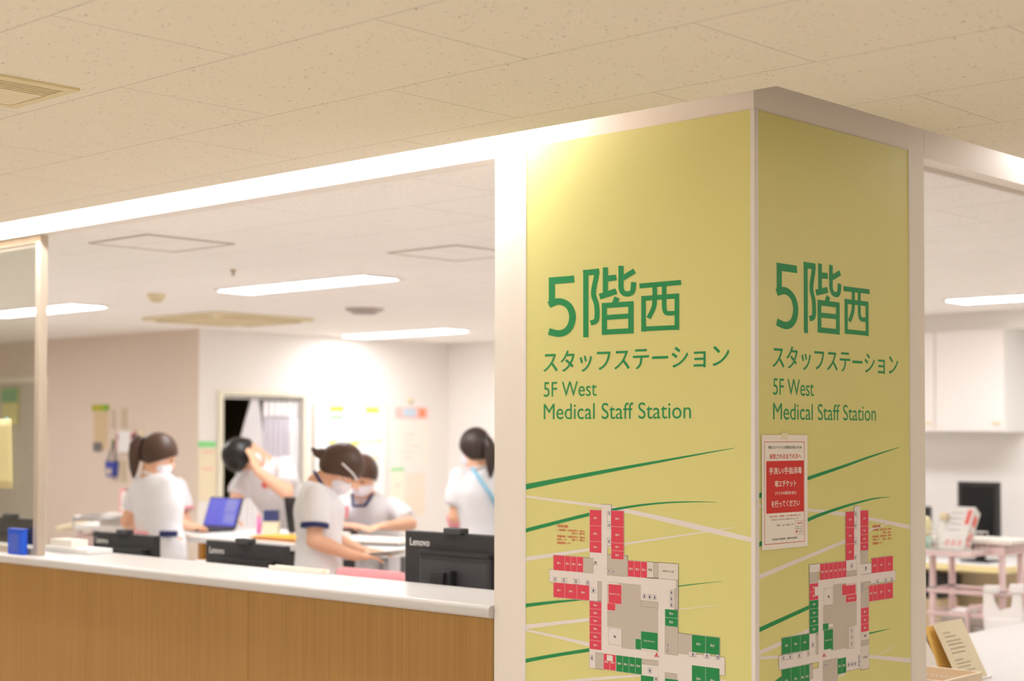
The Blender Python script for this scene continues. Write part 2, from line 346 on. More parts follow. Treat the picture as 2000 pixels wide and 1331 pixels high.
MR = [('W', 0.3003, 0.9368, 0.5186, 1.1753), ('W', 0.4843, 1.3545, 0.5171, 1.3676), ('W', 0.4842, 1.2162, 0.5186, 1.3565), ('W', 0.4968, 0.9548, 0.5198, 1.2194), ('W', 0.2974, 1.1468, 0.7113, 1.1755), ('W', 0.2975, 0.88, 0.3232, 1.1774), ('W', 0.1065, 0.9571, 0.5192, 0.9928), ('W', 0.5174, 1.1765, 0.5756, 1.2055, '談話\nコーナー'), ('W', 0.2532, 1.1986, 0.3063, 1.2195), ('W', 0.4417, 1.1904, 0.4961, 1.2198), ('W', 0.2535, 0.9796, 0.2838, 1.0345), ('W', 0.2796, 1.1359, 0.2973, 1.1588), ('W', 0.4397, 0.9167, 0.5168, 0.9448), ('W', 0.255, 0.8849, 0.3217, 0.9416), ('W', 0.4956, 0.9193, 0.517, 0.9579), ('G', 0.5162, 1.2056, 0.5572, 1.2421), ('G', 0.253, 1.169, 0.2976, 1.1986), ('G', 0.4414, 1.1755, 0.4958, 1.1904), ('G', 0.5186, 1.0832, 0.5619, 1.1546), ('G', 0.5186, 1.1347, 0.5728, 1.1546), ('P', 0.5175, 0.9921, 0.5623, 1.0158, '学生室'), ('G', 0.5173, 0.9782, 0.5621, 0.9921), ('P', 0.5172, 0.911, 0.562, 0.9782, 'リハビリ室'), ('G', 0.2838, 0.9784, 0.298, 1.0324), ('G', 0.3204, 0.8771, 0.3937, 0.9574), ('G', 0.253, 0.9154, 0.2692, 0.955), ('C', 0.3213, 1.0531, 0.4951, 1.1048), ('C', 0.3724, 0.9799, 0.4412, 1.1588), ('C', 0.4412, 1.0378, 0.4956, 1.154), ('C', 0.3483, 1.0333, 0.3738, 1.0449), ('W', 0.4403, 0.978, 0.4969, 1.0378), ('G', 0.4403, 0.978, 0.4531, 1.0378), ('P', 0.4531, 0.9768, 0.4802, 1.0367), ('R', 0.4389, 1.3098, 0.4842, 1.3542, '東509'), ('R', 0.4386, 1.2651, 0.4838, 1.3098, '東508'), ('R', 0.4382, 1.22, 0.4835, 1.2651, '東507'), ('R', 0.517, 1.3104, 0.5612, 1.3546, '東510'), ('R', 0.5167, 1.287, 0.5608, 1.3104, '東511'), ('R', 0.5165, 1.2639, 0.5606, 1.287, '東512'), ('R', 0.5163, 1.2429, 0.5604, 1.2639, '東513'), ('R', 0.5773, 1.1758, 0.6088, 1.2187, '東514'), ('R', 0.6088, 1.1758, 0.6527, 1.2187, '東515'), ('R', 0.6527, 1.1758, 0.6972, 1.2187, '東516'), ('R', 0.3063, 1.1749, 0.3278, 1.2189, '東501'), ('R', 0.3278, 1.1749, 0.3509, 1.2189, '東502'), ('R', 0.3509, 1.1749, 0.3735, 1.2189, '東503'), ('R', 0.3735, 1.1749, 0.397, 1.2189, '東504'), ('R', 0.397, 1.1749, 0.4192, 1.2189, '東505'), ('R', 0.4192, 1.1749, 0.4416, 1.2189, '東506'), ('R', 0.2543, 1.1469, 0.2974, 1.1689, '東542'), ('R', 0.2541, 1.1242, 0.2972, 1.1469, '東541'), ('W', 0.2796, 1.1352, 0.2973, 1.1573), ('N', 0.254, 1.1015, 0.2985, 1.1242, '西540'), ('N', 0.2539, 1.0787, 0.2984, 1.1015, '西539'), ('N', 0.2537, 1.0572, 0.2982, 1.0787, '西538'), ('N', 0.2536, 1.0356, 0.2981, 1.0572, '西537'), ('R', 0.5618, 1.0977, 0.5845, 1.1428, '東520'), ('R', 0.5845, 1.0977, 0.6066, 1.1428, '東519'), ('R', 0.6066, 1.0977, 0.652, 1.1428, '東518'), ('R', 0.652, 1.0977, 0.6965, 1.1428, '東517'), ('R', 0.518, 1.0602, 0.5613, 1.0832, '東521'), ('R', 0.5178, 1.0376, 0.5611, 1.0602, '東522'), ('R', 0.5176, 1.0158, 0.5609, 1.0376, '東523'), ('V', 0.3252, 1.1053, 0.3723, 1.1506, '吹抜'), ('R', 0.4188, 1.1255, 0.4902, 1.1556), ('R', 0.4387, 1.1045, 0.4953, 1.1248, 'スタッフステーション'), ('W', 0.4389, 1.1514, 0.4902, 1.1542), ('N', 0.3196, 1.0379, 0.3484, 1.057), ('N', 0.3245, 0.9819, 0.3716, 1.0393, 'スタッフステーション'), ('W', 0.3242, 0.9823, 0.361, 0.9865), ('N', 0.12, 0.9944, 0.1645, 1.0376, '西536'), ('N', 0.1645, 0.9944, 0.2083, 1.0376, '西535'), ('N', 0.2083, 0.9944, 0.252, 1.0376, '西534'), ('N', 0.1203, 0.8936, 0.1641, 0.9563, '西532'), ('N', 0.1641, 0.8936, 0.2078, 0.9563, '西531'), ('N', 0.2078, 0.8936, 0.2286, 0.9563, '西530'), ('N', 0.2286, 0.8936, 0.2529, 0.9563, '西529'), ('N', 0.3937, 0.9129, 0.4159, 0.9555, '西525'), ('N', 0.4159, 0.9129, 0.4382, 0.9555, '西524'), ('O', 0.1205, 0.9792, 0.1487, 0.9932), ('O', 0.1487, 0.9785, 0.1724, 0.9914), ('O', 0.1929, 0.9776, 0.217, 0.9903), ('O', 0.2413, 0.9771, 0.2532, 0.9903), ('O', 0.4842, 1.3407, 0.4979, 1.3557), ('O', 0.4841, 1.3249, 0.4978, 1.3407), ('O', 0.4839, 1.3051, 0.4977, 1.3249), ('O', 0.4836, 1.2597, 0.4973, 1.2814), ('O', 0.5972, 1.1431, 0.6186, 1.1564), ('O', 0.6466, 1.1438, 0.6667, 1.1571), ('O', 0.6829, 1.1433, 0.6967, 1.1563), ('I', 0.1225, 0.9812, 0.1332, 0.9901), ('I', 0.1534, 0.9802, 0.1656, 0.9898), ('I', 0.197, 0.9786, 0.2094, 0.9884), ('I', 0.2434, 0.9799, 0.2518, 0.9882), ('I', 0.4857, 1.3426, 0.4963, 1.3525), ('I', 0.4854, 1.309, 0.4961, 1.3189), ('I', 0.4851, 1.2635, 0.4957, 1.2734), ('I', 0.4848, 1.2209, 0.4954, 1.2319), ('I', 0.2764, 1.2032, 0.287, 1.2139), ('I', 0.4634, 1.1977, 0.4755, 1.2103), ('I', 0.2639, 0.9994, 0.2752, 1.0119), ('I', 0.6019, 1.1448, 0.6162, 1.1537), ('I', 0.6498, 1.1447, 0.6626, 1.1553), ('I', 0.6853, 1.1448, 0.6959, 1.1545), ('I', 0.4621, 1.0202, 0.4726, 1.0319), ('I', 0.4619, 1.0021, 0.4725, 1.0131), ('I', 0.4618, 0.9841, 0.4723, 0.9951), ('I', 0.4448, 0.9279, 0.4583, 0.9384), ('I', 0.4621, 0.9276, 0.4749, 0.9378), ('I', 0.4795, 0.9273, 0.4916, 0.9375), ('I', 0.5024, 0.9438, 0.5116, 0.954), ('I', 0.5023, 0.9327, 0.5115, 0.9422), ('I', 0.5023, 0.9217, 0.5114, 0.9311), ('I', 0.3247, 0.9409, 0.3333, 0.9512), ('I', 0.3362, 0.9404, 0.3463, 0.9507), ('I', 0.5224, 1.1432, 0.5332, 1.1523), ('I', 0.5223, 1.1297, 0.5331, 1.1392)]
SL = [('N', [(-0.793, 1.4135, 0.0082), (-0.6492, 1.4382, 0.0065), (-0.4621, 1.4691, 0.0049), (-0.2854, 1.4972, 0.0031), (-0.151, 1.5185, 0.0017), (-0.062, 1.5321, 0.0005)]), ('W', [(-0.7946, 1.3864, 0.0029), (-0.669, 1.3773, 0.0034), (-0.5057, 1.3663, 0.0049), (-0.3554, 1.3488, 0.0062), (-0.1934, 1.3252, 0.0075), (-0.0104, 1.2979, 0.006)]), ('N', [(-0.7944, 1.2869, 0.0058), (-0.6689, 1.3162, 0.0051), (-0.5502, 1.3431, 0.0048), (-0.4725, 1.3578, 0.0039), (-0.3848, 1.3723, 0.0029), (-0.2876, 1.3836, 0.0021), (-0.1933, 1.3892, 0.0013), (-0.12, 1.3906, 0.0004)]), ('W', [(-0.7942, 1.2048, 0.0062), (-0.6687, 1.2251, 0.0051), (-0.5501, 1.2453, 0.004), (-0.4271, 1.2664, 0.0029), (-0.2877, 1.2896, 0.0023), (-0.1474, 1.3132, 0.0017), (-0.0663, 1.3269, 0.0007)]), ('N', [(-0.7938, 1.0703, 0.0056), (-0.6956, 1.0866, 0.0041), (-0.5939, 1.1015, 0.0024), (-0.4346, 1.1265, 0.0025), (-0.2427, 1.1636, 0.0015), (-0.1705, 1.1758, 0.0009), (-0.1046, 1.1856, 0.0004)]), ('W', [(-0.7936, 1.0088, 0.0066), (-0.6684, 1.0303, 0.005), (-0.5499, 1.0501, 0.0048), (-0.3849, 1.0764, 0.0029), (-0.2427, 1.1026, 0.0013), (-0.1159, 1.1226, 0.0006)]), ('W', [(-0.7936, 0.9998, 0.0029), (-0.6683, 0.991, 0.004), (-0.5498, 0.9804, 0.0055)]), ('N', [(-0.7934, 0.911, 0.0057), (-0.6682, 0.9404, 0.005), (-0.5498, 0.9659, 0.0049)]), ('W', [(-0.7932, 0.8367, 0.0041), (-0.5497, 0.8843, 0.0043), (-0.3677, 0.9143, 0.0029)]), ('W', [(-0.1118, 0.9275, 0.005), (-0.0114, 0.9192, 0.0054)])]
SR = [('N', [(0.0185, 1.4102, 0.0065), (0.2518, 1.4504, 0.0051), (0.41, 1.4764, 0.0042), (0.5745, 1.505, 0.0029), (0.7396, 1.5309, 0.0007)]), ('W', [(0.0184, 1.3843, 0.0031), (0.2491, 1.3664, 0.0036), (0.4389, 1.3467, 0.0055), (0.565, 1.3306, 0.005), (0.8027, 1.2962, 0.0062)]), ('N', [(0.0181, 1.2854, 0.0062), (0.249, 1.3398, 0.0051), (0.4018, 1.3645, 0.0039), (0.515, 1.3785, 0.0028), (0.6008, 1.3865, 0.0018), (0.6809, 1.3879, 0.0006)]), ('W', [(0.0177, 1.2026, 0.0064), (0.1874, 1.2317, 0.0056), (0.4383, 1.2737, 0.0047), (0.5647, 1.297, 0.0034), (0.6802, 1.3129, 0.0012)]), ('N', [(0.0172, 1.0679, 0.006), (0.2525, 1.1069, 0.0053)]), ('N', [(0.5623, 1.0083, 0.0022), (0.6293, 1.0102, 0.0014), (0.6815, 1.0109, 0.0004)]), ('W', [(0.017, 1.0089, 0.0058), (0.12, 1.0247, 0.0055), (0.2536, 1.0458, 0.0057)]), ('W', [(0.0169, 0.997, 0.004), (0.1085, 0.9897, 0.0037)]), ('W', [(0.5618, 0.9445, 0.0046), (0.7988, 0.9077, 0.0068)]), ('W', [(0.6128, 0.9443, 0.0012), (0.7219, 0.961, 0.0008)]), ('N', [(0.0262, 0.9076, 0.0045), (0.1216, 0.934, 0.0055)]), ('W', [(0.3802, 0.9041, 0.0033), (0.4394, 0.9117, 0.0027)])]
SMALL_L = [('5階東病棟', -0.6716, 1.3017, -0.6302, 1.3098), ('（一般病棟）入院室 東501〜東520', -0.6716, 1.2915, -0.5673, 1.298), ('東541〜東542', -0.6153, 1.284, -0.5673, 1.2904), ('（療養病棟）入院室 東501〜東504', -0.6715, 1.2737, -0.5673, 1.2802), ('（人間ドック）', -0.6715, 1.2648, -0.6355, 1.2713), ('東521〜東523', -0.6153, 1.2659, -0.5673, 1.2724), ('医療連携センター', -0.6704, 1.2547, -0.6153, 1.2616), ('現在地', -0.3224, 0.9686, -0.3061, 0.9743)]
SMALL_R = [('5階東病棟', 0.5828, 1.3036, 0.6263, 1.3116), ('（一般病棟）入院室 東501〜東520', 0.5827, 1.2939, 0.6882, 1.3004), ('東541〜東542', 0.6397, 1.2849, 0.6881, 1.291), ('（療養病棟）入院室 東501〜東504', 0.5825, 1.2755, 0.688, 1.2819), ('（人間ドック）', 0.5825, 1.2666, 0.6196, 1.2735), ('東521〜東523', 0.6396, 1.2662, 0.688, 1.2727), ('医療連携センター', 0.5839, 1.2561, 0.6411, 1.2633), ('現在地', 0.3162, 0.9666, 0.3349, 0.9724)]
HERE = [(-0.3147, 0.9789), (0.3248, 0.9753)]
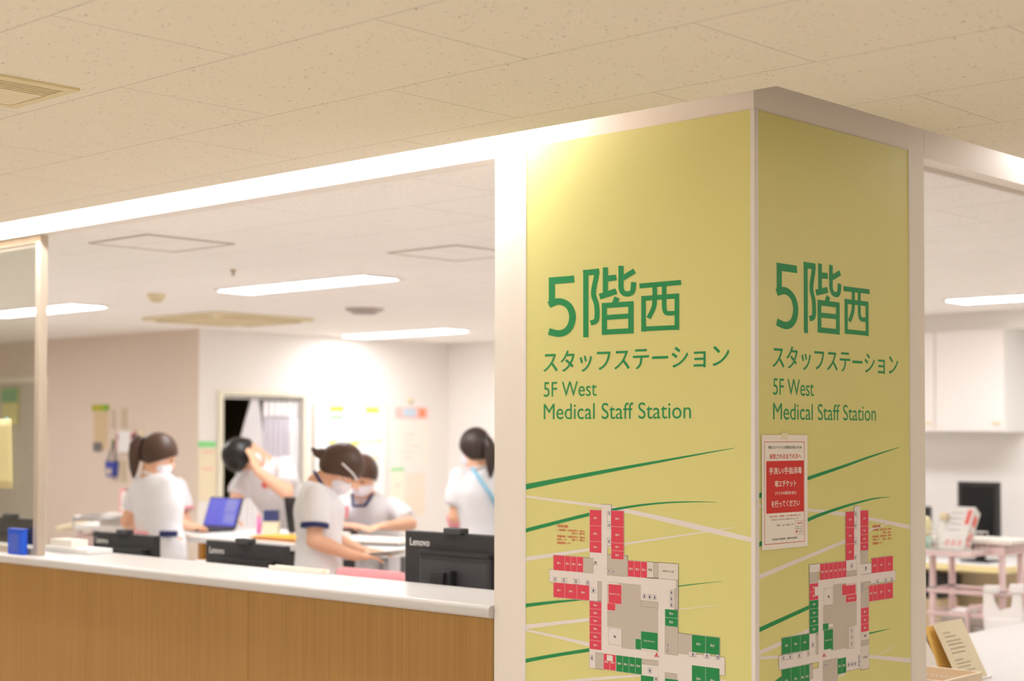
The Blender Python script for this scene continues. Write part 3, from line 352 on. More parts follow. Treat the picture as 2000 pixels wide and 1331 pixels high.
HEAD = [[(-0.7032, 1.996), (-0.607, 1.9957), (-0.6091, 2.0157), (-0.7054, 2.0163)], [(-0.7046, 2.015), (-0.7044, 1.9338), (-0.6804, 1.9325), (-0.6805, 2.0134)], [(-0.6983, 1.9287), (-0.695, 1.9297), (-0.7069, 1.9475), (-0.71, 1.9466)], [(-0.695, 1.9297), (-0.6906, 1.9312), (-0.7024, 1.9491), (-0.7069, 1.9475)], [(-0.6906, 1.9312), (-0.6858, 1.9328), (-0.6968, 1.9509), (-0.7024, 1.9491)], [(-0.6858, 1.9328), (-0.6812, 1.934), (-0.6905, 1.9526), (-0.6968, 1.9509)], [(-0.6812, 1.934), (-0.6773, 1.9348), (-0.6841, 1.9538), (-0.6905, 1.9526)], [(-0.6773, 1.9348), (-0.6733, 1.9352), (-0.6782, 1.9544), (-0.6841, 1.9538)], [(-0.6733, 1.9352), (-0.6693, 1.9355), (-0.6724, 1.9548), (-0.6782, 1.9544)], [(-0.6693, 1.9355), (-0.6656, 1.9355), (-0.6661, 1.9548), (-0.6724, 1.9548)], [(-0.6656, 1.9355), (-0.6622, 1.9353), (-0.6594, 1.9542), (-0.6661, 1.9548)], [(-0.6622, 1.9353), (-0.6588, 1.9346), (-0.6525, 1.9528), (-0.6594, 1.9542)], [(-0.6588, 1.9346), (-0.6548, 1.9334), (-0.6458, 1.9508), (-0.6525, 1.9528)], [(-0.6548, 1.9334), (-0.6501, 1.9316), (-0.6391, 1.9482), (-0.6458, 1.9508)], [(-0.6501, 1.9316), (-0.6455, 1.9295), (-0.6323, 1.9451), (-0.6391, 1.9482)], [(-0.6455, 1.9295), (-0.6415, 1.9272), (-0.6259, 1.9414), (-0.6323, 1.9451)], [(-0.6415, 1.9272), (-0.6385, 1.925), (-0.62, 1.937), (-0.6259, 1.9414)], [(-0.6385, 1.925), (-0.636, 1.9225), (-0.6151, 1.932), (-0.62, 1.937)], [(-0.636, 1.9225), (-0.6336, 1.9192), (-0.6112, 1.9267), (-0.6151, 1.932)], [(-0.6336, 1.9192), (-0.6315, 1.9155), (-0.6082, 1.9214), (-0.6112, 1.9267)], [(-0.6315, 1.9155), (-0.6297, 1.9116), (-0.6057, 1.9162), (-0.6082, 1.9214)], [(-0.6297, 1.9116), (-0.6283, 1.9079), (-0.6039, 1.9112), (-0.6057, 1.9162)], [(-0.6283, 1.9079), (-0.6274, 1.9047), (-0.6026, 1.9062), (-0.6039, 1.9112)], [(-0.6274, 1.9047), (-0.627, 1.9016), (-0.602, 1.9013), (-0.6026, 1.9062)], [(-0.627, 1.9016), (-0.627, 1.8984), (-0.6019, 1.8966), (-0.602, 1.9013)], [(-0.627, 1.8984), (-0.6273, 1.8951), (-0.6023, 1.892), (-0.6019, 1.8966)], [(-0.6273, 1.8951), (-0.6279, 1.8917), (-0.6031, 1.8876), (-0.6023, 1.892)], [(-0.6279, 1.8917), (-0.6288, 1.8882), (-0.6042, 1.883), (-0.6031, 1.8876)], [(-0.6288, 1.8882), (-0.6299, 1.8847), (-0.6057, 1.8784), (-0.6042, 1.883)], [(-0.6299, 1.8847), (-0.6314, 1.8813), (-0.6077, 1.8737), (-0.6057, 1.8784)], [(-0.6314, 1.8813), (-0.6331, 1.8782), (-0.6103, 1.8691), (-0.6077, 1.8737)], [(-0.6331, 1.8782), (-0.635, 1.8756), (-0.6135, 1.8647), (-0.6103, 1.8691)], [(-0.635, 1.8756), (-0.6373, 1.8732), (-0.6173, 1.8607), (-0.6135, 1.8647)], [(-0.6373, 1.8732), (-0.6401, 1.8708), (-0.6215, 1.857), (-0.6173, 1.8607)], [(-0.6401, 1.8708), (-0.6431, 1.8687), (-0.6263, 1.8536), (-0.6215, 1.857)], [(-0.6431, 1.8687), (-0.6463, 1.8669), (-0.6316, 1.8507), (-0.6263, 1.8536)], [(-0.6463, 1.8669), (-0.6495, 1.8655), (-0.6373, 1.8482), (-0.6316, 1.8507)], [(-0.6495, 1.8655), (-0.6528, 1.8645), (-0.6433, 1.8463), (-0.6373, 1.8482)], [(-0.6528, 1.8645), (-0.6562, 1.8638), (-0.6495, 1.845), (-0.6433, 1.8463)], [(-0.6562, 1.8638), (-0.66, 1.8633), (-0.656, 1.8442), (-0.6495, 1.845)], [(-0.66, 1.8633), (-0.6642, 1.8632), (-0.6628, 1.844), (-0.656, 1.8442)], [(-0.6642, 1.8632), (-0.6686, 1.8633), (-0.6701, 1.8442), (-0.6628, 1.844)], [(-0.6686, 1.8633), (-0.6743, 1.8641), (-0.6785, 1.8453), (-0.6701, 1.8442)], [(-0.6743, 1.8641), (-0.6815, 1.8656), (-0.6873, 1.8471), (-0.6785, 1.8453)], [(-0.6815, 1.8656), (-0.6893, 1.8674), (-0.6958, 1.849), (-0.6873, 1.8471)], [(-0.6893, 1.8674), (-0.6963, 1.8691), (-0.7029, 1.8508), (-0.6958, 1.849)], [(-0.6963, 1.8691), (-0.7013, 1.8703), (-0.7078, 1.8519), (-0.7029, 1.8508)], [(-0.575, 2.0295), (-0.5747, 1.8391), (-0.5554, 1.8383), (-0.5556, 2.0281)], [(-0.5739, 2.0121), (-0.5151, 2.0127), (-0.5172, 2.0291), (-0.576, 2.0287)], [(-0.535, 2.0233), (-0.5351, 2.0217), (-0.5165, 2.0201), (-0.5164, 2.0214)], [(-0.5351, 2.0217), (-0.5351, 2.02), (-0.5165, 2.0184), (-0.5165, 2.0201)], [(-0.5351, 2.02), (-0.5351, 2.0179), (-0.5166, 2.0161), (-0.5165, 2.0184)], [(-0.5351, 2.0179), (-0.5353, 2.0154), (-0.5168, 2.013), (-0.5166, 2.0161)], [(-0.5353, 2.0154), (-0.5357, 2.0121), (-0.5173, 2.0092), (-0.5168, 2.013)], [(-0.5357, 2.0121), (-0.5365, 2.0078), (-0.5181, 2.0043), (-0.5173, 2.0092)], [(-0.5365, 2.0078), (-0.5378, 2.0022), (-0.5196, 1.9982), (-0.5181, 2.0043)], [(-0.5378, 2.0022), (-0.5399, 1.995), (-0.5217, 1.9908), (-0.5196, 1.9982)], [(-0.5399, 1.995), (-0.5422, 1.9869), (-0.5239, 1.9828), (-0.5217, 1.9908)], [(-0.5422, 1.9869), (-0.5444, 1.9784), (-0.526, 1.9748), (-0.5239, 1.9828)], [(-0.5444, 1.9784), (-0.546, 1.97), (-0.5275, 1.9673), (-0.526, 1.9748)], [(-0.546, 1.97), (-0.5467, 1.9622), (-0.528, 1.9611), (-0.5275, 1.9673)], [(-0.5467, 1.9622), (-0.5459, 1.9551), (-0.5275, 1.9562), (-0.528, 1.9611)], [(-0.5459, 1.9551), (-0.544, 1.9487), (-0.5261, 1.9516), (-0.5275, 1.9562)], [(-0.544, 1.9487), (-0.5416, 1.9431), (-0.524, 1.947), (-0.5261, 1.9516)], [(-0.5416, 1.9431), (-0.5391, 1.9381), (-0.5217, 1.9421), (-0.524, 1.947)], [(-0.5391, 1.9381), (-0.5371, 1.9337), (-0.5193, 1.9368), (-0.5217, 1.9421)], [(-0.5371, 1.9337), (-0.5358, 1.9295), (-0.5176, 1.9312), (-0.5193, 1.9368)], [(-0.5358, 1.9295), (-0.5349, 1.9249), (-0.5165, 1.9257), (-0.5176, 1.9312)], [(-0.5349, 1.9249), (-0.5342, 1.92), (-0.5157, 1.9204), (-0.5165, 1.9257)], [(-0.5342, 1.92), (-0.5337, 1.9152), (-0.5151, 1.9151), (-0.5157, 1.9204)], [(-0.5337, 1.9152), (-0.5334, 1.9105), (-0.5148, 1.9101), (-0.5151, 1.9151)], [(-0.5334, 1.9105), (-0.5332, 1.9062), (-0.5147, 1.9053), (-0.5148, 1.9101)], [(-0.5332, 1.9062), (-0.5333, 1.9022), (-0.5147, 1.901), (-0.5147, 1.9053)], [(-0.5333, 1.9022), (-0.5334, 1.8985), (-0.5148, 1.8971), (-0.5147, 1.901)], [(-0.5334, 1.8985), (-0.5336, 1.8952), (-0.5151, 1.8933), (-0.5148, 1.8971)], [(-0.5336, 1.8952), (-0.5339, 1.8924), (-0.5155, 1.8896), (-0.5151, 1.8933)], [(-0.5339, 1.8924), (-0.5344, 1.8903), (-0.5164, 1.8859), (-0.5155, 1.8896)], [(-0.5344, 1.8903), (-0.535, 1.8889), (-0.5181, 1.8822), (-0.5164, 1.8859)], [(-0.535, 1.8889), (-0.5354, 1.8883), (-0.521, 1.8785), (-0.5181, 1.8822)], [(-0.5354, 1.8883), (-0.536, 1.8879), (-0.5256, 1.8755), (-0.521, 1.8785)], [(-0.536, 1.8879), (-0.538, 1.8873), (-0.5308, 1.8737), (-0.5256, 1.8755)], [(-0.538, 1.8873), (-0.541, 1.8867), (-0.5356, 1.8727), (-0.5308, 1.8737)], [(-0.541, 1.8867), (-0.5445, 1.8861), (-0.54, 1.872), (-0.5356, 1.8727)], [(-0.5445, 1.8861), (-0.548, 1.8857), (-0.5432, 1.8716), (-0.54, 1.872)], [(-0.548, 1.8857), (-0.5506, 1.8852), (-0.5453, 1.8712), (-0.5432, 1.8716)], [(-0.5034, 2.0314), (-0.5034, 1.9515), (-0.4845, 1.9504), (-0.4845, 2.0301)], [(-0.4847, 1.9907), (-0.4534, 1.9919), (-0.4561, 2.0081), (-0.4875, 2.007)], [(-0.5117, 1.9422), (-0.4515, 1.9541), (-0.458, 1.9699), (-0.5183, 1.9581)], [(-0.4475, 2.0319), (-0.4475, 2.0277), (-0.4289, 2.0264), (-0.4289, 2.0305)], [(-0.4475, 2.0277), (-0.4475, 2.0218), (-0.4289, 2.0205), (-0.4289, 2.0264)], [(-0.4475, 2.0218), (-0.4475, 2.0149), (-0.4289, 2.0136), (-0.4289, 2.0205)], [(-0.4475, 2.0149), (-0.4475, 2.0077), (-0.4289, 2.0064), (-0.4289, 2.0136)], [(-0.4475, 2.0077), (-0.4475, 2.0007), (-0.4289, 1.9995), (-0.4289, 2.0064)], [(-0.4475, 2.0007), (-0.4475, 1.9947), (-0.4289, 1.9934), (-0.4289, 1.9995)], [(-0.4475, 1.9947), (-0.4475, 1.9897), (-0.4289, 1.9882), (-0.4289, 1.9934)], [(-0.4475, 1.9897), (-0.4477, 1.9849), (-0.4291, 1.9832), (-0.4289, 1.9882)], [(-0.4477, 1.9849), (-0.4479, 1.9802), (-0.4293, 1.9788), (-0.4291, 1.9832)], [(-0.4479, 1.9802), (-0.4479, 1.9757), (-0.4293, 1.9748), (-0.4293, 1.9788)], [(-0.4479, 1.9757), (-0.4476, 1.9712), (-0.4291, 1.9715), (-0.4293, 1.9748)], [(-0.4476, 1.9712), (-0.4467, 1.9668), (-0.4286, 1.9688), (-0.4291, 1.9715)], [(-0.4467, 1.9668), (-0.4452, 1.9627), (-0.4277, 1.9665), (-0.4286, 1.9688)], [(-0.4452, 1.9627), (-0.4433, 1.959), (-0.4266, 1.9645), (-0.4277, 1.9665)], [(-0.4433, 1.959), (-0.4408, 1.9556), (-0.4255, 1.9629), (-0.4266, 1.9645)], [(-0.4408, 1.9556), (-0.4379, 1.9526), (-0.4242, 1.9616), (-0.4255, 1.9629)], [(-0.4379, 1.9526), (-0.4345, 1.9499), (-0.423, 1.9606), (-0.4242, 1.9616)], [(-0.4345, 1.9499), (-0.4305, 1.9476), (-0.422, 1.96), (-0.423, 1.9606)], [(-0.4305, 1.9476), (-0.4258, 1.9459), (-0.421, 1.9596), (-0.422, 1.96)], [(-0.4258, 1.9459), (-0.4209, 1.945), (-0.4191, 1.9593), (-0.421, 1.9596)], [(-0.4209, 1.945), (-0.4162, 1.9446), (-0.4167, 1.9591), (-0.4191, 1.9593)], [(-0.4162, 1.9446), (-0.4117, 1.9446), (-0.4141, 1.9591), (-0.4167, 1.9591)], [(-0.4117, 1.9446), (-0.4074, 1.945), (-0.4118, 1.9593), (-0.4141, 1.9591)], [(-0.4074, 1.945), (-0.4035, 1.9457), (-0.4101, 1.9596), (-0.4118, 1.9593)], [(-0.4035, 1.9457), (-0.4, 1.9468), (-0.4089, 1.9599), (-0.4101, 1.9596)], [(-0.4, 1.9468), (-0.3967, 1.9483), (-0.4081, 1.9603), (-0.4089, 1.9599)], [(-0.3967, 1.9483), (-0.3938, 1.9503), (-0.4075, 1.9607), (-0.4081, 1.9603)], [(-0.3938, 1.9503), (-0.3913, 1.9527), (-0.4068, 1.9614), (-0.4075, 1.9607)], [(-0.3913, 1.9527), (-0.3894, 1.9555), (-0.4061, 1.9624), (-0.4068, 1.9614)], [(-0.3894, 1.9555), (-0.3878, 1.9587), (-0.4054, 1.9638), (-0.4061, 1.9624)], [(-0.3878, 1.9587), (-0.3866, 1.9627), (-0.4047, 1.9661), (-0.4054, 1.9638)], [(-0.3866, 1.9627), (-0.3859, 1.9671), (-0.4042, 1.9696), (-0.4047, 1.9661)], [(-0.3859, 1.9671), (-0.3855, 1.9717), (-0.4038, 1.9737), (-0.4042, 1.9696)], [(-0.3855, 1.9717), (-0.3852, 1.9761), (-0.4036, 1.9779), (-0.4038, 1.9737)], [(-0.3852, 1.9761), (-0.3851, 1.9797), (-0.4034, 1.9815), (-0.4036, 1.9779)], [(-0.3851, 1.9797), (-0.3849, 1.9821), (-0.4032, 1.9842), (-0.4034, 1.9815)], [(-0.4266, 1.9903), (-0.3857, 2.0073), (-0.3952, 2.0202), (-0.4363, 2.0034)], [(-0.4613, 1.9478), (-0.4707, 1.9301), (-0.4523, 1.9234), (-0.443, 1.9411)], [(-0.5071, 1.9321), (-0.507, 1.8433), (-0.4881, 1.8425), (-0.4881, 1.9311)], [(-0.4127, 1.9305), (-0.4127, 1.843), (-0.3938, 1.8422), (-0.3938, 1.9294)], [(-0.5059, 1.917), (-0.3934, 1.9166), (-0.3946, 1.9311), (-0.5072, 1.9317)], [(-0.4891, 1.884), (-0.4103, 1.8842), (-0.4114, 1.8979), (-0.4903, 1.8978)], [(-0.506, 1.8433), (-0.3936, 1.8426), (-0.3944, 1.857), (-0.5069, 1.8579)], [(-0.373, 1.9642), (-0.2325, 1.9653), (-0.2339, 1.9786), (-0.3745, 1.9779)], [(-0.3676, 1.9435), (-0.3677, 1.8467), (-0.3515, 1.846), (-0.3515, 1.9426)], [(-0.2546, 1.9428), (-0.2547, 1.8461), (-0.2391, 1.8454), (-0.239, 1.9419)], [(-0.3665, 1.9295), (-0.2389, 1.9298), (-0.2401, 1.9431), (-0.3678, 1.9431)], [(-0.3668, 1.847), (-0.2393, 1.8462), (-0.24, 1.8587), (-0.3675, 1.8598)], [(-0.3295, 1.9702), (-0.3294, 1.9655), (-0.3135, 1.9646), (-0.3136, 1.9693)], [(-0.3294, 1.9655), (-0.3293, 1.9589), (-0.3134, 1.958), (-0.3135, 1.9646)], [(-0.3293, 1.9589), (-0.3292, 1.9511), (-0.3133, 1.9503), (-0.3134, 1.958)], [(-0.3292, 1.9511), (-0.3292, 1.9431), (-0.3132, 1.9422), (-0.3133, 1.9503)], [(-0.3292, 1.9431), (-0.3292, 1.9357), (-0.3133, 1.9345), (-0.3132, 1.9422)], [(-0.3292, 1.9357), (-0.3295, 1.9297), (-0.3136, 1.9282), (-0.3133, 1.9345)], [(-0.3295, 1.9297), (-0.3298, 1.9252), (-0.3139, 1.9234), (-0.3136, 1.9282)], [(-0.3298, 1.9252), (-0.3302, 1.9216), (-0.3143, 1.9195), (-0.3139, 1.9234)], [(-0.3302, 1.9216), (-0.3306, 1.9186), (-0.3149, 1.9159), (-0.3143, 1.9195)], [(-0.3306, 1.9186), (-0.3312, 1.916), (-0.3157, 1.9124), (-0.3149, 1.9159)], [(-0.3312, 1.916), (-0.3322, 1.9132), (-0.3169, 1.9088), (-0.3157, 1.9124)], [(-0.3322, 1.9132), (-0.3335, 1.91), (-0.3185, 1.9049), (-0.3169, 1.9088)], [(-0.3335, 1.91), (-0.3356, 1.906), (-0.321, 1.9002), (-0.3185, 1.9049)], [(-0.3356, 1.906), (-0.3384, 1.9014), (-0.3241, 1.8951), (-0.321, 1.9002)], [(-0.3384, 1.9014), (-0.3416, 1.8965), (-0.3274, 1.89), (-0.3241, 1.8951)], [(-0.3416, 1.8965), (-0.3448, 1.8919), (-0.3307, 1.8852), (-0.3274, 1.89)], [(-0.3448, 1.8919), (-0.3477, 1.8879), (-0.3335, 1.8812), (-0.3307, 1.8852)], [(-0.3477, 1.8879), (-0.3496, 1.885), (-0.3354, 1.8784), (-0.3335, 1.8812)], [(-0.297, 1.9698), (-0.297, 1.9647), (-0.2817, 1.9637), (-0.2817, 1.9688)], [(-0.297, 1.9647), (-0.297, 1.9575), (-0.2817, 1.9565), (-0.2817, 1.9637)], [(-0.297, 1.9575), (-0.297, 1.949), (-0.2818, 1.9481), (-0.2817, 1.9565)], [(-0.297, 1.949), (-0.2971, 1.9403), (-0.2818, 1.9394), (-0.2818, 1.9481)], [(-0.2971, 1.9403), (-0.297, 1.9321), (-0.2818, 1.9313), (-0.2818, 1.9394)], [(-0.297, 1.9321), (-0.297, 1.9256), (-0.2817, 1.9248), (-0.2818, 1.9313)], [(-0.297, 1.9256), (-0.297, 1.9205), (-0.2817, 1.9197), (-0.2817, 1.9248)], [(-0.297, 1.9205), (-0.297, 1.9163), (-0.2817, 1.9154), (-0.2817, 1.9197)], [(-0.297, 1.9163), (-0.297, 1.9126), (-0.2817, 1.9119), (-0.2817, 1.9154)], [(-0.297, 1.9126), (-0.2969, 1.9092), (-0.2816, 1.909), (-0.2817, 1.9119)], [(-0.2969, 1.9092), (-0.2965, 1.9058), (-0.2814, 1.9066), (-0.2816, 1.909)], [(-0.2965, 1.9058), (-0.2959, 1.9027), (-0.2809, 1.9042), (-0.2814, 1.9066)], [(-0.2959, 1.9027), (-0.2951, 1.8999), (-0.2803, 1.9019), (-0.2809, 1.9042)], [(-0.2951, 1.8999), (-0.2943, 1.8972), (-0.2797, 1.9001), (-0.2803, 1.9019)], [(-0.2943, 1.8972), (-0.2929, 1.8943), (-0.2792, 1.899), (-0.2797, 1.9001)], [(-0.2929, 1.8943), (-0.2907, 1.8914), (-0.279, 1.8986), (-0.2792, 1.899)], [(-0.2907, 1.8914), (-0.2873, 1.8888), (-0.2787, 1.8984), (-0.279, 1.8986)], [(-0.2873, 1.8888), (-0.2829, 1.8868), (-0.2781, 1.8981), (-0.2787, 1.8984)], [(-0.2829, 1.8868), (-0.2777, 1.8856), (-0.276, 1.8976), (-0.2781, 1.8981)], [(-0.2777, 1.8856), (-0.272, 1.8851), (-0.2719, 1.8973), (-0.276, 1.8976)], [(-0.272, 1.8851), (-0.2662, 1.885), (-0.2669, 1.8971), (-0.2719, 1.8973)], [(-0.2662, 1.885), (-0.2608, 1.885), (-0.2618, 1.8971), (-0.2669, 1.8971)], [(-0.2608, 1.885), (-0.2563, 1.885), (-0.2573, 1.8972), (-0.2618, 1.8971)], [(-0.2563, 1.885), (-0.2533, 1.885), (-0.254, 1.8971), (-0.2573, 1.8972)]]
# ---------------------------------------------------------------- the setting
sbox('floor', (-14, -6, -.05), (4.5, 9, 0), FLOOR)
CH = 2.4
def slab(name, pts, z0, z1, m):
    return struct(MB().prism([(x, y, z0) for x, y in pts], (0, 0, z1-z0)).build(name, m))
# corridor ceiling stops short of the station walls and leaves the lamp slot open
slab('ceiling', [(-14, -6), (4.5, -6), (4.5, 9), (.2, 9), (.2, -.2), (-14, -.2)], CH, CH+.015, CEIL)
slab('ceiling_station', [(-14, .09), (-.09, .09), (-.09, 9), (-14, 9)], CH, CH+.03, CEIL_BRIGHT)
slab('ceiling_slot', [(-14, -.5), (.5, -.5), (.5, 9), (-.1, 9), (-.1, .1), (-14, .1)], 2.62, 2.64, PILLAR)
sbox('trim_1', (-14, -.5, CH+.015), (.5, -.48, 2.62), PILLAR)
sbox('trim_2', (.48, -.48, CH+.015), (.5, 9, 2.62), PILLAR)
sbox('beam_front', (-14, .004, 2.388), (-.924, .09, 2.62), PILLAR)
sbox('beam_side', (-.09, .902, 2.396), (-.004, 9, 2.62), PILLAR)
sbox('trim_3', (-.0895, .902, 2.382), (-.0745, 9, 2.396), TRIMW)
struct(MB().box((-.922, .004, 0), (-.004, .9, 2.62)).build('pillar', PILLAR))
# aluminium edge strips of the pillar
tr = MB().box((-.0105, -.0012, .1), (.0012, .004, 2.405)).box((-.004, .0045, .1), (.0009, .0175, 2.405))
struct(tr.build('trim_4', TRIMW))
struct(MB().box((-.004, .7995, .1), (.0015, .812, 2.405)).build('trim_5', TRIMW))
struct(MB().box((-.801, -.0012, .1), (-.792, .004, 2.405)).build('trim_6', TRIMW))
# walls
sbox('wall_left', (-8.25, 4.05, 0), (-8.05, 4.28, CH), WALLW)
sbox('wall_left_panel', (-8.25, 5.12, 0), (-8.05, 6.85, CH), WALLW)
sbox('wall_left_lintel', (-8.25, 4.28, 1.875), (-8.05, 5.12, CH), WALLW)
sbox('wall_grey', (-14, 4.05, 0), (-8.25, 4.2, CH), WALLG)
struct(MB().box((-8.25, 4.045, 0), (-8.05, 4.05, CH)).build('wall_grey_return', WALLG))
sbox('wall_back', (-8.25, 6.85, 0), (-.1, 7.0, CH), WALLW)
sbox('wall_station_end', (-13.2, .1, 0), (-13.1, 4.05, CH), WALLG)
sbox('wall_corridor_end', (-14.1, -6, 0), (-14, 4.05, 2.7), WALLC)
sbox('wall_corridor_front', (-14, -6.1, 0), (4.5, -6, 2.7), WALLC)
sbox('wall_corridor_right', (4.5, -6, 0), (4.6, 9, 2.7), WALLC)
sbox('wall_corridor_back', (-.1, 9, 0), (4.5, 9.1, 2.7), WALLC)
# unlit room seen through the doorway
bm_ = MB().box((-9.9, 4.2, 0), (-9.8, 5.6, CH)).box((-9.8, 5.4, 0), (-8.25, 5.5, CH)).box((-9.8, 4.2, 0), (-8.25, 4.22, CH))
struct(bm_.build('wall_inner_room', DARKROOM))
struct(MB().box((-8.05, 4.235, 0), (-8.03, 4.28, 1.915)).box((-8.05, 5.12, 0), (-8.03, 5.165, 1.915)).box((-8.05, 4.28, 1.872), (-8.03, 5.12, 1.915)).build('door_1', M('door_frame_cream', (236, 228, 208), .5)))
# door in the grey wall, behind the glass
d2 = MB().use(M('grey_door', (196, 186, 172), .5)).box((-11.25, 4.035, 0), (-10.38, 4.05, 2.02)).use(M('door_frame_cream', (0, 0, 0))).box((-10.38, 4.03, 0), (-10.33, 4.05, 2.07)).box((-11.3, 4.03, 0), (-11.25, 4.05, 2.07)).box((-11.25, 4.03, 2.02), (-10.38, 4.05, 2.07))
struct(d2.build('door_2'))

# ---------------------------------------------------------------- ceiling fittings
def ceiling_lamp(x, y, label):
    t = thing('ceiling_lamp', label, 'lamp', (x, y, CH), 0, 'recessed ceiling lamps of the station')
    MB().box((-.01, -.01, -.008), (1.31, .012, 0)).box((-.01, .248, -.012), (1.31, .27, 0)).box((-.01, .012, -.012), (.012, .248, 0)).box((1.288, .012, -.012), (1.31, .248, 0)).build('lamp_frame', WHITEP, t)
    m = MB()
    a = [m.bm.verts.new(p) for p in ((.012,.012,-.004),(1.288,.012,-.004),(1.288,.248,-.004),(.012,.248,-.004))]
    b = [m.bm.verts.new(p) for p in ((.04,.04,-.014),(1.26,.04,-.014),(1.26,.22,-.014),(.04,.22,-.014))]
    m.loft([a, b]); m.build('lamp_diffuser', LAMP, t)
    return t
for x, y, lb in ((-5.15, 2.09, 'glowing ceiling lamp above the table, between the round vent and the square hatch'),
                 (-7.95, 2.07, 'glowing ceiling lamp crossed by the glass partition post'),
                 (-7.86, 5.38, 'small glowing ceiling lamp above the whiteboard'),
                 (-2.33, 5.5, 'glowing ceiling lamp in front of the white wall cabinet'),
                 (-10.75, 2.07, 'ceiling lamp over the far end of the station beyond the glass screen'),
                 (-5.15, 5.38, 'ceiling lamp over the back of the station, hidden by the pillar'),
                 (-2.33, 2.09, 'ceiling lamp just behind the sign pillar')):
    ceiling_lamp(x, y, lb)
def hatch(x, y, sz, label):
    t = thing('ceiling_hatch', label, 'hatch', (x, y, CH), 0, 'access hatches in the station ceiling')
    m = MB(); e = .012
    m.box((0, 0, -.004), (sz, e, 0)).box((0, sz-e, -.004), (sz, sz, 0)).box((0, e, -.004), (e, sz-e, 0)).box((sz-e, e, -.004), (sz, sz-e, 0))
    m.build('hatch_frame', M('hatch_frame', (176, 160, 142), .5), t)
    MB().box((e, e, -.0025), (sz-e, sz-e, 0)).build('hatch_lid', CEIL_BRIGHT, t)
hatch(-3.74, .37, .455, 'square ceiling hatch closest to the long bright slot')
hatch(-3.04, 1.5, .455, 'faint square ceiling hatch close to the pillar')
# cassette air conditioner
t = thing('air_conditioner', 'cream ceiling air conditioner cassette above the grey wall corner', 'air conditioner', (-6.93, 3.5, CH))
m = MB(); m.box((-.44, -.44, -.025), (.44, .44, -.0005), bev=.006); m.build('panel', CREAM, t)
for k in range(4):
    MB().box((-.33, .37, -.029), (.33, .42, -.022), Matrix.Rotation(k*PI/2, 4, 'Z')).build('air_slot', M('ac_slot', (190, 166, 120), .8), t)
m = MB(); m.box((-.3, -.3, -.032), (.3, .3, -.02), bev=.004)
for k in range(9): m.box((-.27+.06*k, -.27, -.034), (-.24+.06*k, .27, -.03))
m.build('grille', CREAMD, t)
t = thing('round_vent', 'round grey vent in the ceiling above the whiteboard', 'vent', (-5.56, 3.6, CH))
MB().lathe((0, 0, 0), [(.13, 0), (.13, -.01), (.11, -.02)]).build('vent_ring', M('vent_grey', (186, 172, 166), .5), t, True)
MB().lathe((0, 0, 0), [(.09, -.015), (.085, -.035), (.02, -.04)]).build('vent_cone', M('vent_grey', (0, 0, 0)), t, True)
t = thing('smoke_detector', 'small cream smoke detector on the ceiling left of the long lamp', 'smoke detector', (-5.68, 2.04, CH))
MB().lathe((0, 0, 0), [(.055, 0), (.055, -.022), (.045, -.028)]).build('detector_base', CREAM, t, True)
MB().lathe((0, 0, 0), [(.04, -.026), (.036, -.045), (.01, -.05)]).build('detector_head', CREAMD, t, True)
t = thing('sprinkler', 'tiny brass sprinkler head on the ceiling', 'sprinkler', (-4.2, 1.5, CH))
MB().lathe((0, 0, 0), [(.016, 0), (.015, -.006), (.005, -.008), (.005, -.024), (.012, -.025), (.012, -.027)]).build('sprinkler_head', M('brass', (170, 140, 84), .4, metal=.4), t, True)
# corridor vent
t = thing('ceiling_vent', 'cream slotted air vent in the corridor ceiling tiles', 'vent', (-1.363, -1.72, CH))
W_, D_ = .308, .41
m = MB(); e = .026
m.box((0, 0, -.006), (W_, e, 0)).box((0, D_-e, -.006), (W_, D_, 0)).box((0, e, -.006), (e, D_-e, 0)).box((W_-e, e, -.006), (W_, D_-e, 0))
m.build('vent_frame', M('vent_cream', (226, 210, 166), .5), t)
MB().box((e, e, -.001), (W_-e, D_-e, 0)).build('vent_cavity', SLOT, t)
for k in range(5):
    MB().box((W_-e-.012-.018*k, e+.002, -.0055), (W_-e-.003-.018*k, D_-e-.002, -.001), None).build('slat', M('vent_cream', (0, 0, 0)), t)
MB().box((e+.002, e+.002, -.005), (W_-e-.095, D_-e-.002, -.001)).build('vent_plate', CREAM, t)

